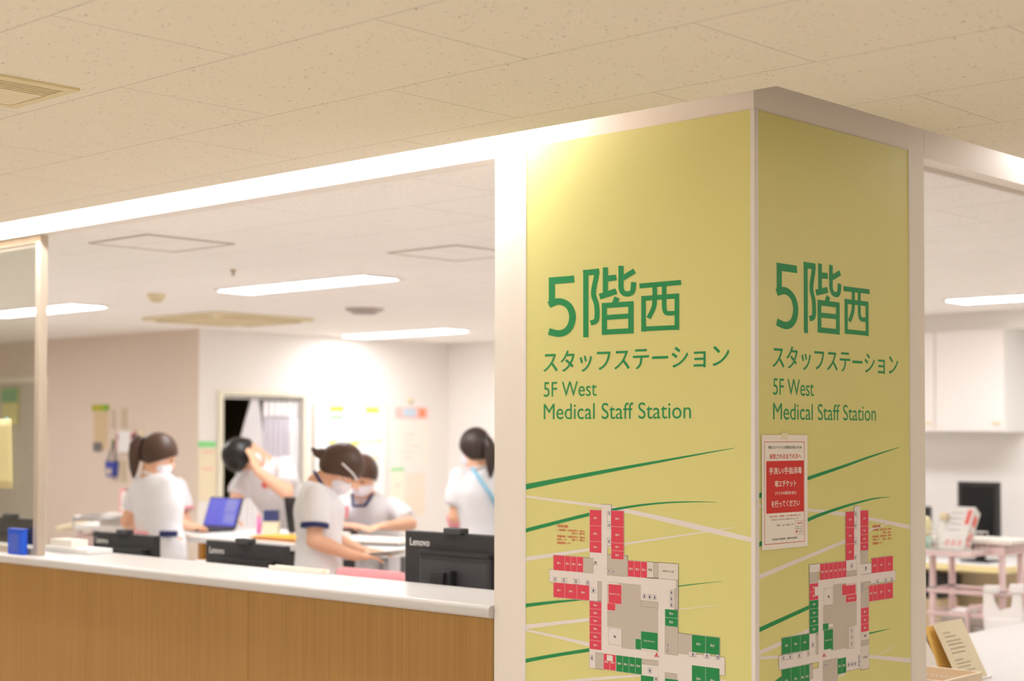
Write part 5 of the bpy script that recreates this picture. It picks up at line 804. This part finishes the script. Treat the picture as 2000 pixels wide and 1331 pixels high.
person('person with a navy V neck leaning on the table behind the bun haired nurse', -4.71, 2.90, dict(
    f=(-.25, -.95, 0), pel=(.03, .25, .9), ch=(-.01, .06, 1.06), wa=(.02, .16, .98), nk=(-.035, -.03, 1.205), hd=(-.04, -.09, 1.315), hf=(-.3, -.8, -.5),
    shR=(-.185, .05, 1.13), shL=(.16, -.02, 1.13), elR=(-.24, -.12, 1.01), elL=(.25, -.1, 1.03), wrR=(-.08, -.27, 1.02), wrL=(.12, -.3, 1.03), tail=(0, 0, -1)), 'bun', HAIRB, None, extras=x_p4)
def x_p5(t, g, q):
    m = MB(); b = -q['f']; a = g['nk']
    pts = [a-q['side']*.05+b*.05, q['shc']-q['side']*.045+b*.118, q['ch']+q['side']*.03+b*.142, q['wa']+q['side']*.11+b*.108]
    m.tube(pts, .011, 8); m.build('strap', LBLUE, t, True)
    m = MB(); m.cyl(g['elL'].lerp(g['wrL'], .0), g['elL'].lerp(g['wrL'], .3), .05, .048, 16); m.build('arm_band', PINK, t, True)
person('dark ponytailed nurse seen from behind with a light blue shoulder strap', -4.17, 3.26, dict(
    f=(-.35, .94, 0), pel=(.04, .0, .93), ch=(.0, .0, 1.22), nk=(.0, .0, 1.365), hd=(-.015, .01, 1.478), hf=(-.6, .8, -.08),
    shR=(.15, .06, 1.31), shL=(-.125, -.05, 1.31), elR=(.2, .1, 1.06), elL=(-.13, -.04, 1.07), wrR=(.15, .28, .98), wrL=(-.10, .12, .93), tail=(.1, -.1, -1)), 'ponytail', HAIRD, None, extras=x_p5)
# ---------------------------------------------------------------- tall table and its things
TZ = .98
t = thing('work_table', 'tall white work table in the middle of the station', 'table', (-5.5, 1.9, 0))
m = MB(); m.box((0, 0, TZ-.035), (2.0, .76, TZ), bev=.005); m.build('tabletop', WHITEP, t)
for x, mt in ((.4, LEGWOOD), (1.4, GREYP), (1.93, GREYP)):
    for y in (.04, .68): MB().box((x, y, 0), (x+.035, y+.035, TZ-.035)).build('leg', mt, t)
MB().box((.45, .25, .62), (1.0, .7, .9)).build('drawer_unit', BLACK2, t)
def laptop(x, y, rz, label, tilt=.32, on=True, base=True, wd=.31, hgt=.19):
    t = thing('laptop', label, 'laptop', (x, y, TZ+.001), rz)
    m = MB(); m.box((-wd/2, -.21, 0), (wd/2, 0, .02), bev=.003); m.build('keyboard_base', BLACK2, t)
    R = Matrix.Translation((0, 0, .015)) @ Matrix.Rotation(-tilt, 4, 'X')
    m = MB(); m.box((-wd/2, 0, 0), (wd/2, .012, hgt), R, bev=.003); m.build('lid', BLACK, t)
    if on:
        m = MB(); m.box((-wd/2+.008, -.0015, .012), (wd/2-.008, .001, hgt-.008), R); so = m.build('screen', SCREEN, t)
        m = MB()
        for a in ((.02, .1, .12, .18), (.03, .03, .13, .09)): m.box((a[0], -.0022, a[1]), (a[2], -.001, a[3]), R)
        m.build('window', SCREEN2, so)
    m = MB()
    for i in range(4):
        for j in range(11): m.box((-wd/2+.02+j*.0245, -.19+i*.024, .02), (-wd/2+.04+j*.0245, -.172+i*.024, .022))
    m.build('keys', BLACK, t)
    return t
laptop(-5.44, 2.33, 0.03, 'open laptop with a glowing blue screen in front of the bending man')
laptop(-4.68, 2.43, PI+.2, 'open black laptop turned away, between the bending man and the nurse with the bun', tilt=.2, on=True, wd=.34, hgt=.205)
t = thing('folder', 'orange document folder lying along the table edge', 'folder', (-4.66, 1.96, TZ+.001))
MB().box((0, 0, 0), (.52, .22, .006)).build('cover', ORANGE, t); MB().box((.01, .02, .006), (.51, .215, .016)).build('pages', PAPER, t); MB().box((0, 0, .016), (.52, .22, .02)).build('cover', ORANGE, t)
t = thing('paper_stack', 'loose pile of white papers behind the orange folder', 'papers', (-4.45, 2.30, TZ+.001))
m = MB()
for k in range(5): m.box((-.14, -.1, k*.006), (.14, .1, k*.006+.005), Matrix.Rotation(.3+.07*k, 4, 'Z'))
m.build('sheets', PAPER, t)
t = thing('paper_pack', 'cream box with a navy pack standing on top, beside the laptop', 'box', (-4.89, 2.30, TZ+.001), .7)
MB().box((-.045, -.03, 0), (.045, .03, .075)).build('carton', CREAMP, t); MB().box((-.042, -.03, .0751), (.042, .025, .14), None, .004).build('pack', M('navy_pack', (56, 62, 110), .6), t)
t = thing('marker_pen', 'pink marker standing next to the cream box', 'pen', (-4.98, 2.28, TZ+.001))
MB().cyl((0, 0, 0), (0, 0, .09), .014).build('barrel', M('pink_marker', (240, 130, 190), .4), t, True); MB().cyl((0, 0, .09), (0, 0, .115), .009).build('pen_cap', PINK, t, True)
t = thing('open_book', 'open chart file lying in front of the leaning person', 'papers', (-3.92, 2.24, TZ+.001), .3)
MB().box((-.22, -.15, 0), (.22, .15, .006)).build('cover', M('dark_file', (92, 92, 96), .6), t)
for s in (-1, 1): MB().box((-.105, -.14, .006), (.105, .14, .022), Matrix.Translation((s*.108, 0, 0)), .003).build('page_block', PAPER, t)
t = thing('chart_papers', 'sheaf of white papers held by the nurse with the bun', 'papers', (-3.57+.7313*.3, 1.55+.6821*.3, .972), .3)
m = MB()
for k in range(4): m.box((-.15, -.11, k*.007), (.15, .11, k*.007+.002), Matrix.Rotation(-.12, 4, 'Y') @ Matrix.Rotation(.08*k, 4, 'Z'))
m.build('sheets', PAPER, t)
# chairs between the table and the counter
def chair(x, y, rz, label, zt, back_mat, wd=.42):
    t = thing('office_chair', label, 'chair', (x, y, 0), rz)
    m = MB(); m.box((-wd/2, -.03, zt-.3), (wd/2, .03, zt), bev=.028); m.build('backrest', back_mat, t, True)
    m = MB(); m.box((-.21, .04, .44), (.21, .46, .51), bev=.025); m.build('seat', back_mat, t, True)
    MB().tube([(0, .0, zt-.2), (0, -.05, .6), (0, .02, .44), (0, .24, .42)], .016).build('back_support', GREYP, t, True)
    MB().cyl((0, .25, .08), (0, .25, .44), .024).build('gas_column', STEEL, t, True)
    for k in range(5):
        a = 2*PI*k/5; MB().tube([(0, .25, .1), (.27*math.cos(a), .25+.27*math.sin(a), .07)], [.022, .014]).build('base_arm', GREYP, t, True)
        MB().sph((.27*math.cos(a), .25+.27*math.sin(a), .028), .028).build('caster', BLACK2, t, True)
    return t
chair(-2.88, 1.27, 0.02, 'pink backed office chair in front of the nurse with the bun', .968, PINK)
chair(-4.08, 1.36, .3, 'white office chair with a pink pad under the table edge', .93, WHITEP, .36)
MB_ = thing('cushion', 'pink cushion hanging on the white office chair', 'cushion', (-4.07, 1.325, .75), .3)
m = MB(); m.box((-.12, -.045, 0), (.12, -.034, .12), bev=.004); m.build('pad', PINK, MB_, True)
# grey monitor close to the pillar edge
t = thing('grey_monitor', 'dark grey monitor back in front of the nurse with the blue strap', 'monitor', (-3.56, 3.12, 0), .75)
t.location.z = 0
m = MB(); m.box((-.2, -.02, .82), (.2, .02, 1.115), bev=.008); m.build('housing', M('grey_shell', (108, 106, 110), .5), t)
MB().box((-.03, .02, .742), (.03, .04, .95)).build('stand', BLACK2, t); MB().box((-.11, -.08, .732), (.11, .1, .742)).build('stand_foot', BLACK2, t)
t2 = thing('side_table', 'small table under the dark grey monitor', 'table', (-3.56, 3.12, 0), .75)
MB().box((-.3, -.2, .7), (.3, .25, .73)).build('tabletop', WHITEP, t2)
for x in (-.27, .24):
    for y in (-.18, .2): MB().box((x, y, 0), (x+.03, y+.03, .7)).build('leg', GREYP, t2)

# ---------------------------------------------------------------- trolley at the grey wall
t = thing('trolley', 'white trolley with rails beside the ponytailed nurse', 'trolley', (-6.61, 2.06, 0), .75)
MB().box((0, 0, .94), (.45, .42, .97), None, .005).build('top_tray', WHITEP, t)
m = MB(); m.tube([(0, 0, 1.015), (.45, 0, 1.015), (.45, .42, 1.015), (0, .42, 1.015), (0, 0, 1.015)], .01)
for x, y in ((0, 0), (.45, 0), (.45, .42), (0, .42)): m.cyl((x, y, .97), (x, y, 1.015), .008)
m.build('guard_rail', STEEL, t, True)
MB().tube([(0, .06, .96), (-.1, .06, .95), (-.13, .1, .94), (-.13, .32, .94), (-.1, .36, .95), (0, .36, .96)], .018).build('push_handle', CREAMP, t, True)
for z in (.28, .5, .72): MB().box((.02, .02, z), (.43, .4, z+.18)).build('drawer', PALEPINK, t)
for x in (.03, .42):
    for y in (.03, .39): MB().cyl((x, y, .09), (x, y, .94), .016).build('post', PALEPINK, t, True); MB().sph((x, y, .04), .04).build('caster', GREYP, t, True)
t = thing('paper_box', 'flat grey tray lying on the white trolley', 'tray', (-6.56, 2.27, .971), .75)
m = MB(); m.box((-.02, -.1, 0), (.3, .13, .06), bev=.004); m.build('tray', M('grey_tray', (206, 198, 190), .5), t); MB().box((-.01, -.09, .0605), (.29, .12, .068)).build('tray_lid', WHITEP, t)
t = thing('pump_bottle', 'white pump bottle on the trolley beside the pink waist pouch', 'bottle', (-6.27, 2.36, .971))
MB().lathe((0, 0, 0), [(.03, 0), (.032, .01), (.032, .07), (.012, .085), (.012, .095)]).build('flask', WHITEP, t, True); MB().cyl((0, 0, .095), (0, 0, .11), .006).box((-.008, -.04, .11), (.012, .01, .122)).build('pump', WHITEP, t)
t = thing('clipboard', 'pink edged clipboard leaning above the trolley', 'clipboard', (-6.45, 2.36, 1.05), .9)
m = MB(); R = Matrix.Rotation(-.35, 4, 'X'); m.box((-.06, 0, 0), (.06, .006, .16), R); m.build('backing', PINK, t); MB().box((-.05, -.002, .01), (.05, 0, .14), R).build('sheet', PAPER, t); MB().box((-.02, -.008, .14), (.02, 0, .155), R).build('clip', BLACK, t)

# ---------------------------------------------------------------- things on the grey wall
def on_grey(x, z): return (x, 4.045, z)
def plate(name, label, cat, x0, z0, x1, z1, mat, th=.01, group=None):
    t = thing(name, label, cat, (x0, 4.05, z0), 0, group)
    m = MB(); m.box((0, -th, 0), (x1-x0, 0, z1-z0), bev=min(.003, th*.3)); m.build('face_plate', mat, t); return t
t = plate('wall_notice', 'tan wall notice with a yellow green header on the grey wall', 'notice', -9.57, 1.42, -9.36, 1.74, M('tan_paper', (212, 188, 150), .7), .004)
MB().box((-.03, -.008, .33), (.23, 0, .385)).build('header', GRASSL, t); MB().box((.15, -.009, .335), (.225, -.007, .38)).build('header_mark', M('header_green', (122, 176, 52), .6), t)
MB().box((.0, -.01, -.02), (.13, -.004, .06)).build('display_window', M('grey_display', (120, 116, 116), .4), t)
plate('wall_plate', 'narrow tan switch plate right of the tan notice', 'switch plate', -9.30, 1.60, -9.24, 1.76, M('tan_plate', (206, 188, 166), .5), group='plates on the grey wall')
plate('wall_plate', 'narrow olive switch plate furthest right above the white wall device', 'switch plate', -9.14, 1.60, -9.07, 1.77, M('olive_plate', (204, 188, 158), .5), group='plates on the grey wall')
plate('wall_plate', 'small olive plate beside the hanging blue pouch', 'switch plate', -9.15, 1.15, -9.07, 1.33, M('olive_plate', (0, 0, 0)), group='plates on the grey wall')
plate('wall_plate', 'pale plate right against the white wall device', 'switch plate', -8.90, 1.42, -8.82, 1.58, CREAMP, group='plates on the grey wall')
t = plate('wall_device', 'white wall device with pink sides on the grey wall', 'device', -9.13, 1.40, -8.93, 1.58, WHITEP, .05)
for x in (-.012, .2): MB().box((x, -.055, .02), (x+.014, -.005, .17), None, .003).build('side_strip', PINK, t); MB().box((x-.012, -.052, .1), (x+.024, -.01, .15), None, .006).build('corner_clip', BLACK2, t)
t = thing('blue_pouch', 'blue pouch hanging from a hook on the grey wall', 'pouch', (-9.25, 4.02, 1.19))
m = MB(); m.prism([(-.07, -.02, .13), (.07, -.02, .13), (.05, -.02, 0), (-.05, -.02, 0)], (0, .045, 0)); m.build('pouch_body', M('pouch_blue', (62, 74, 164), .6), t)
MB().box((-.035, -.026, .02), (.03, -.02, .07)).build('pocket', M('pouch_cream', (214, 196, 176), .6), t); MB().tube([(-.06, 0, .13), (0, .02, .3), (.06, 0, .13)], .006).build('cord', BLACK2, t); MB().cyl((0, .0, .3), (0, .03, .3), .012).build('hook', M('hook_green', (120, 150, 70), .5), t)
t = plate('wall_notice', 'green and yellow notices pinned up behind the glass screen', 'notice', -11.08, 1.64, -10.80, 1.98, M('behind_yellow', (214, 206, 140), .7), .02)
t.children[0].location.y = -.02
MB().box((0, -.048, .2), (.28, -.038, .33)).build('header', M('behind_green', (132, 176, 128), .6), t)

# ---------------------------------------------------------------- things on the white wall
t = thing('wall_notice', 'cream notice with a green header left of the dark doorway', 'notice', (-8.05, 4.052, 1.02))
MB().box((0, 0, 0), (.004, .17, .42)).build('sheet', CREAMP, t); MB().box((0, -.005, .43), (.006, .165, .475)).build('header', LGREEN, t)
m = MB()
for z in (.39, .25): m.box((.004, .03, z), (.0055, .14, z+.01))
m.build('text_lines', PINK, t)
# doorway curtain
t = thing('curtain', 'white curtain drawn across the dark doorway', 'curtain', (-8.09, 4.45, 0))
def drape(y0, y1, z0, z1, amp, waves, gather=None):
    m = MB(); n = waves*8; rows = 10; grid = []
    for j in range(rows+1):
        v = j/rows; z = z0+(z1-z0)*v; r = []
        for i in range(n+1):
            u = i/n; y = y0+(y1-y0)*u
            if gather: y = gather+(y-gather)*(1-.75*max(0, (v-.72)/.28)**1.3)
            r.append(m.bm.verts.new((amp*math.sin(u*waves*2*PI+.4*v), y, z)))
        grid.append(r)
    for a, b in zip(grid, grid[1:]):
        for i in range(n): m._f([a[i], a[i+1], b[i+1], b[i]])
    return m
for nm, mt, args in (('bunched_drape', CURT, (.0, .29, .08, 1.85, .02, 5, .2)), ('hanging_drape', CURTL, (.27, .55, .08, 1.70, .022, 5)), ('hanging_drape', CURT, (.54, .66, .08, 1.70, .02, 2)), ('mesh_header', CURT, (.27, .66, 1.70, 1.83, .012, 6))):
    o = drape(*args).build(nm, mt, t, True); s = o.modifiers.new('t', 'SOLIDIFY'); s.thickness = .004
MB().cyl((0, -.16, 1.855), (0, .665, 1.855), .01).build('curtain_rail', WHITEP, t)
# whiteboard with labels
t = thing('whiteboard', 'whiteboard on the white wall covered with yellow label strips', 'whiteboard', (-8.05, 5.24, .95))
BW, BH = .81, .86
MB().box((0, 0, 0), (.016, BW, BH)).build('writing_surface', M('board_white', (240, 240, 238), .3, var=.01), t)
m = MB(); e = .016
m.box((0, -e, -e), (.022, 0, BH+e)).box((0, BW, -e), (.022, BW+e, BH+e)).box((0, 0, -e), (.022, BW, 0)).box((0, 0, BH), (.022, BW, BH+e)); m.build('board_frame', M('board_frame', (222, 214, 204), .4), t)
MB().box((0, .15, -.05), (.07, .7, -.03)).build('pen_tray', GREYP, t)
def bl(y, z, wd, h, mt): MB().box((.016, y, z), (.018, y+wd, z+h)).build('label_strip', mt, t)
for y, z, wd, h, mt in ((.16, .80, .16, .045, NOTEY), (.165, .735, .15, .032, LGREEN), (.57, .795, .16, .045, NOTEY), (.28, .68, .07, .03, PALEY),
    (.16, .515, .085, .032, NOTEY), (.28, .52, .1, .025, PALEY), (.41, .51, .085, .032, NOTEY), (.52, .525, .14, .025, PALEY), (.68, .525, .09, .035, PALEY),
    (.16, .37, .09, .036, NOTEY), (.28, .385, .07, .036, NOTEY), (.415, .37, .08, .05, NOTEY), (.6, .38, .12, .025, PALEY), (.16, .22, .09, .036, NOTEY), (.5, .27, .2, .02, PALEY)): bl(y, z, wd, h, mt)
t = thing('wall_poster', 'white poster with a pink banner right of the whiteboard', 'poster', (-8.05, 6.16, 1.27))
MB().box((0, .04, 0), (.004, .44, .41)).build('sheet', PAPER, t); MB().box((0, .02, .43), (.006, .42, .53)).build('banner', M('banner_pink', (246, 196, 190), .6), t)
MB().box((.006, .11, .445), (.0075, .27, .52)).build('banner_picture', M('banner_blue', (200, 216, 230), .6), t); MB().box((.006, .31, .44), (.0075, .39, .52)).build('banner_mark', M('banner_orange', (240, 150, 110), .6), t)
m = MB()
for k in range(5): m.box((.004, .12, .06+.055*k), (.005, .24+.03*(k % 3), .075+.055*k))
m.build('text_lines', M('faint_pink', (246, 214, 204), .7), t)
t = thing('wall_poster', 'pale notices under the pink bannered poster', 'poster', (-8.05, 6.13, .80))
MB().box((0, 0, 0), (.004, .16, .42)).build('sheet', M('pale_green_sheet', (240, 236, 214), .7), t); MB().box((0, .18, .02), (.004, .42, .4)).build('sheet', M('pale_tan_sheet', (238, 224, 206), .7), t); MB().box((0, .0, .43), (.005, .16, .45)).build('header', LGREEN, t)
m = MB(); m.box((.004, .05, .28), (.005, .12, .31)).box((.004, .02, .14), (.005, .08, .17)); m.build('pink_mark', M('faint_pink', (0, 0, 0)), t)
t = thing('wall_button', 'tiny cream button device above the pink bannered poster', 'button', (-8.05, 6.36, 1.86))
MB().cyl((0, 0, 0), (.02, 0, 0), .03, .026).build('button_case', CREAM, t, True); MB().cyl((.02, 0, 0), (.024, 0, 0), .012).build('button', CREAMD, t, True)

# ---------------------------------------------------------------- right hand side: wall cabinet, desk, trolley
t = thing('wall_cabinet', 'white wall cabinet with two doors above the desk', 'cabinet', (-4.4, 6.5, 1.585))
CWD = 4.4-2.42
MB().box((0, .02, 0), (CWD, .35, .69)).build('carcass', WHITEP, t)
for a, b in ((0, .49), (.494, .985), (.989, 1.475), (1.479, CWD)):
    d = MB(); d.box((a+.002, 0, .004), (b-.002, .02, .688), bev=.002); d = d.build('door', M('cabinet_white', (240, 232, 228), .45, var=.01), t)
    MB().box((b-.08, -.012, .05), (b-.02, 0, .065), None, .003).build('handle', CREAM, d)
sbox('trim_7', (-4.4, 6.56, 2.275), (-.1, 6.85, CH), WALLW)
t = thing('desk', 'white desk with a cream edge below the wall cabinet', 'desk', (-4.6, 6.12, 0))
MB().box((0, 0, .69), (2.36, .7, .72)).build('desktop', WHITEP, t); MB().box((-.002, -.006, .675), (2.362, .0, .715)).build('edge_band', M('cream_edge', (240, 222, 164), .5), t)
MB().box((2.36, 0, .675), (2.366, .7, .715)).build('edge_band', M('cream_edge', (0, 0, 0)), t)
MB().box((0, .05, 0), (.03, .68, .69)).build('side_panel', CREAMP, t); MB().box((2.28, .62, 0), (2.34, .68, .69)).build('leg', CREAMP, t); MB().box((.03, .66, .2), (2.28, .68, .69)).build('modesty_panel', M('tan_board', (206, 186, 150), .6), t)
t = thing('equipment_box', 'black machine standing in the shade under the desk', 'machine', (-3.4, 6.3, .46))
MB().box((0, 0, 0), (.62, .3, .15), None, .008).build('machine_body', BLACK, t); MB().box((.05, -.004, .03), (.5, 0, .05)).build('paper_slot', BLACK2, t); MB().box((.02, .02, -.46), (.6, .28, -.005)).build('pedestal', M('tan_board', (0, 0, 0)), t)
def desk_monitor(x, y, rz, label, wd, h, z=.72, deep=.06):
    t = thing('desk_monitor', label, 'monitor', (x, y, z+.001), rz)
    m = MB(); m.box((-wd/2, -.025, .06), (wd/2, .02, .06+h), bev=.006); m.build('bezel', BLACK, t); MB().box((-wd/2+.03, -.027, .09), (wd/2-.03, -.024, .03+h)).build('screen', M('dark_screen', (0, 0, 0)), t)
    MB().box((-wd/2+.08, .02, .1), (wd/2-.08, .02+deep, h-.02), None, .01).build('rear_cover', BLACK2, t); MB().box((-.03, 0, .01), (.03, .03, .12)).build('stand', BLACK, t); MB().box((-.1, -.08, 0), (.1, .1, .012)).build('stand_foot', BLACK, t)
    return t
desk_monitor(-2.53, 6.36, 0, 'big black desktop monitor turned sideways on the desk below the wall cabinet', .29, .47, deep=.09)
desk_monitor(-3.12, 6.42, .05, 'smaller black monitor half hidden by the sign pillar', .4, .29)
CX, CY = -1.88, 4.43
t = thing('medical_cart', 'pale pink cart loaded with a leaning box in front of the desk', 'cart', (CX, CY, 0), 0)
CW_, CD_ = .44, .26
MB().box((-.03, -.02, .985), (CW_+.05, CD_, 1.01), None, .006).build('top_shelf', PAPER, t)
MB().box((0, 0, .93), (CW_, CD_, .975)).build('drawer', PALEPINK, t)
MB().box((.04, -.23, .93), (.37, -.001, .95), None, .004).build('side_shelf', PALEPINK, t)
for x in (.02, CW_-.02):
    for y in (.02, CD_-.02):
        MB().cyl((x, y, .08), (x, y, .985), .018).build('post', PALEPINK, t, True); MB().sph((x, y, .04), .04).build('caster', GREYP, t, True)
        MB().cyl((x, y, .725), (x, y, .74), .021).build('post_ring', GREYP, t, True)
for z in (.72, .60): m = MB(); m.tube([(0, 0, z), (CW_, 0, z), (CW_, CD_, z), (0, CD_, z), (0, 0, z)], .012); m.build('shelf_rail', PALEPINK, t, True)
MB().box((.01, .01, .52), (CW_-.01, CD_-.01, .54)).build('lower_shelf', STEEL, t)
MB().tube([(CW_-.2, -.02, .5), (CW_-.2, -.02, .62), (CW_-.18, -.02, .65), (CW_-.1, -.02, .66)], .012).build('push_handle', PALEPINK, t, True)
cartM = Matrix.Translation(t.location) @ Matrix.Rotation(0, 4, 'Z')
def on_cart(x, y, z): return cartM @ Vector((x, y, z))
t = thing('wire_basket', 'white wire basket on the pink cart', 'basket', on_cart(.06, -.215, .951), 0)
m = MB()
for z in (0.003, .05, .1): m.tube([(0, 0, z), (.296, 0, z), (.296, .2, z), (0, .2, z), (0, 0, z)], .003, 6)
for k in range(10): x = .296*k/9; m.cyl((x, 0, 0), (x, 0, .1), .002, None, 6); m.cyl((x, .2, 0), (x, .2, .1), .002, None, 6); m.cyl((x, 0, .003), (x, .2, .003), .002, None, 6)
m.build('wire_frame', WHITEP, t)
t = thing('glove_box', 'white box with red print leaning in the wire basket', 'box', on_cart(.215, -.16, .957), 0)
R = Matrix.Rotation(-.6, 4, 'X')
m = MB(); m.box((-.07, 0, .0), (.07, .07, .27), R, .002); m.build('carton', WHITEP, t)
m = MB()
for a in ((.035, .16, .06, .25), (.03, .03, .05, .06), (-.005, .03, .015, .06), (-.04, .03, -.02, .06)): m.box((a[0], -.001, a[1]), (a[2], .0002, a[3]), R)
for a in ((.05, .13), (.17, .23)): m.box((.0698, .015, a[0]), (.071, .055, a[1]), R)
m.build('red_print', M('print_red', (238, 120, 112), .5), t)
m = MB()
for k in range(4): m.box((-.06, -.001, .12+.035*k), (.02, .0002, .128+.035*k), R)
m.build('grey_print', M('print_grey', (208, 200, 204), .5), t)
t = thing('spray_bottle', 'white bottle with a cap beside the leaning box', 'bottle', on_cart(.135, -.07, .957))
MB().lathe((0, 0, 0), [(.035, 0), (.036, .02), (.036, .1), (.018, .13), (.018, .15)]).build('flask', WHITEP, t, True); MB().lathe((0, 0, .15), [(.024, 0), (.024, .035), (.02, .04)]).build('bottle_cap', CREAMP, t, True)
t = thing('wipe_tub', 'tub with a pale yellow lid and teal label next to the pillar edge', 'tub', on_cart(.02, -.1, .951))
MB().lathe((0, 0, 0), [(.05, 0), (.05, .07)]).build('tub_body', TEAL, t, True); MB().lathe((0, 0, .07), [(.052, 0), (.052, .07), (.04, .1), (.01, .11)]).build('tub_lid', PALEY, t, True)
t = thing('shopping_bag', 'white plastic bag hanging on the cart side', 'bag', on_cart(CW_+.03, -.07, .52), .3)
def bagsheet(s):
    m = MB(); pts = [(-.09, 0), (.09, 0), (.1, .1), (.085, .22), (.05, .24), (.04, .15), (-.02, .13), (-.045, .17), (-.06, .24), (-.1, .23), (-.1, .1)]
    m.prism([(x, s*.035*(1-z*2.2), z) for x, z in pts], (0, .004, 0)); return m
for s in (-1, 1): bagsheet(s).build('bag_side', BAG, t)
m = MB(); m.box((-.09, -.035, 0), (.09, .035, .1), bev=.02); m.build('bag_bottom', BAG, t, True)
m = MB(); m.box((-.1, -.03, .22), (-.02, .03, .26), bev=.01).box((.03, -.03, .22), (.1, .03, .27), bev=.01); m.build('bag_handle', BAG, t, True)
t = thing('supply_tray', 'grey tray of supplies on the lower shelf of the pink cart', 'tray', on_cart(.05, .05, .541), 0)
m = MB(); m.box((0, 0, 0), (.36, .28, .008)).box((0, 0, .008), (.36, .01, .06)).box((0, .27, .008), (.36, .28, .06)).box((0, .01, .008), (.01, .27, .06)).box((.35, .01, .008), (.36, .27, .06)); m.build('tray_body', M('grey_tray', (0, 0, 0)), t)
MB().box((.03, .03, .009), (.12, .2, .07)).build('packet', WHITEP, t); MB().box((.2, .04, .009), (.3, .2, .065)).build('packet', PALEPINK, t)

# ---------------------------------------------------------------- leaflet tray on the low counter
t = thing('leaflet_tray', 'cream perforated tray on the low counter in front of the leaflets', 'tray', (-.26, 1.0, .7405))
TW, TD, TH = .258, .252, .08
m = MB(); m.box((0, 0, 0), (TW, TD, .004)).box((0, TD-.004, .004), (TW, TD, TH)).box((0, .004, .004), (.004, TD-.004, TH)).box((TW-.004, .004, .004), (TW, TD-.004, TH)).box((0, 0, .004), (TW, .004, TH))
m.build('tray_body', M('tray_cream', (240, 220, 192), .5), t)
m = MB(); m.box((0, TD-.006, TH), (TW+.003, TD+.002, TH+.004)).box((TW-.006, 0, TH), (TW+.003, TD-.006, TH+.004)).box((0, -.002, TH), (TW-.006, .006, TH+.004)); m.build('rim', M('tray_rim', (246, 230, 206), .5), t)
m = MB()
for i in range(14):
    for j in range(3): m.cyl((.018+.0175*i, TD-.0046, .016+.02*j), (.018+.0175*i, TD-.004, .016+.02*j), .0045, None, 10)
    for j in range(3): m.cyl((TW, .016+.0165*i, .016+.02*j), (TW+.0006, .016+.0165*i, .016+.02*j), .0045, None, 10)
m.build('perforation', WHITEP, t)
def sheet(mb, b0, b1, top, th):
    # leaning sheet: bottom edge b0-b1, shifted by top along its height
    b0, b1, top = Vector(b0), Vector(b1), Vector(top)
    n = (b1-b0).cross(top).normalized()*th
    mb.prism([b0, b1, b1+top, b0+top], n); return (b1-b0), top, n
t = thing('leaflet_holder', 'white plastic leaflet holder on the low counter beside the pillar', 'holder', (-.31, 1.43, .741))
m = MB(); sheet(m, (.012, 0, 0), (.012, .26, 0), (-.02, 0, .178), .003); m.box((.0, 0, 0), (.13, .26, .003)); m.build('holder_back', M('clear_white', (242, 238, 234), .3), t)
m = MB(); m.prism([(.012, 0, .003), (.08, 0, .003), (.05, 0, .09), (.0, 0, .175)], (0, .003, 0)); m.build('holder_side', M('clear_white', (0, 0, 0)), t)
t = thing('card', 'orange card tucked behind the cream leaflet', 'card', (-.235, 1.436, .7445))
m = MB(); sheet(m, (0, 0, 0), (0, .2, 0), (-.062, 0, .178), .0015); m.build('card_face', M('orange_card', (240, 196, 104), .6), t)
t = thing('leaflet', 'cream printed leaflet leaning in the holder by the pillar', 'leaflet', (-.19, 1.468, .7445))
m = MB(); e_y, e_t, n_ = sheet(m, (0, 0, 0), (0, .206, 0), (-.095, 0, .187), .0015); m.build('sheet', M('leaflet_cream', (230, 216, 186), .7), t)
m = MB(); rng = random.Random(3); nn = n_.normalized()
for v, u0, ul in ((.80, .17, .24), (.735, .18, .34), (.66, .18, .46), (.60, .19, .48), (.53, .19, .50), (.46, .19, .46), (.34, .18, .27), (.28, .18, .46), (.22, .18, .44), (.15, .18, .5)):
    u = u0
    while u < u0+ul:
        l = rng.uniform(.012, .04); a = e_y*u+e_t*v+nn*.0018; m.poly([a, a+e_y*l, a+e_y*l+e_t*.022, a+e_t*.022]); u += l+.01
m.build('print', INKG, t, fixn=False)
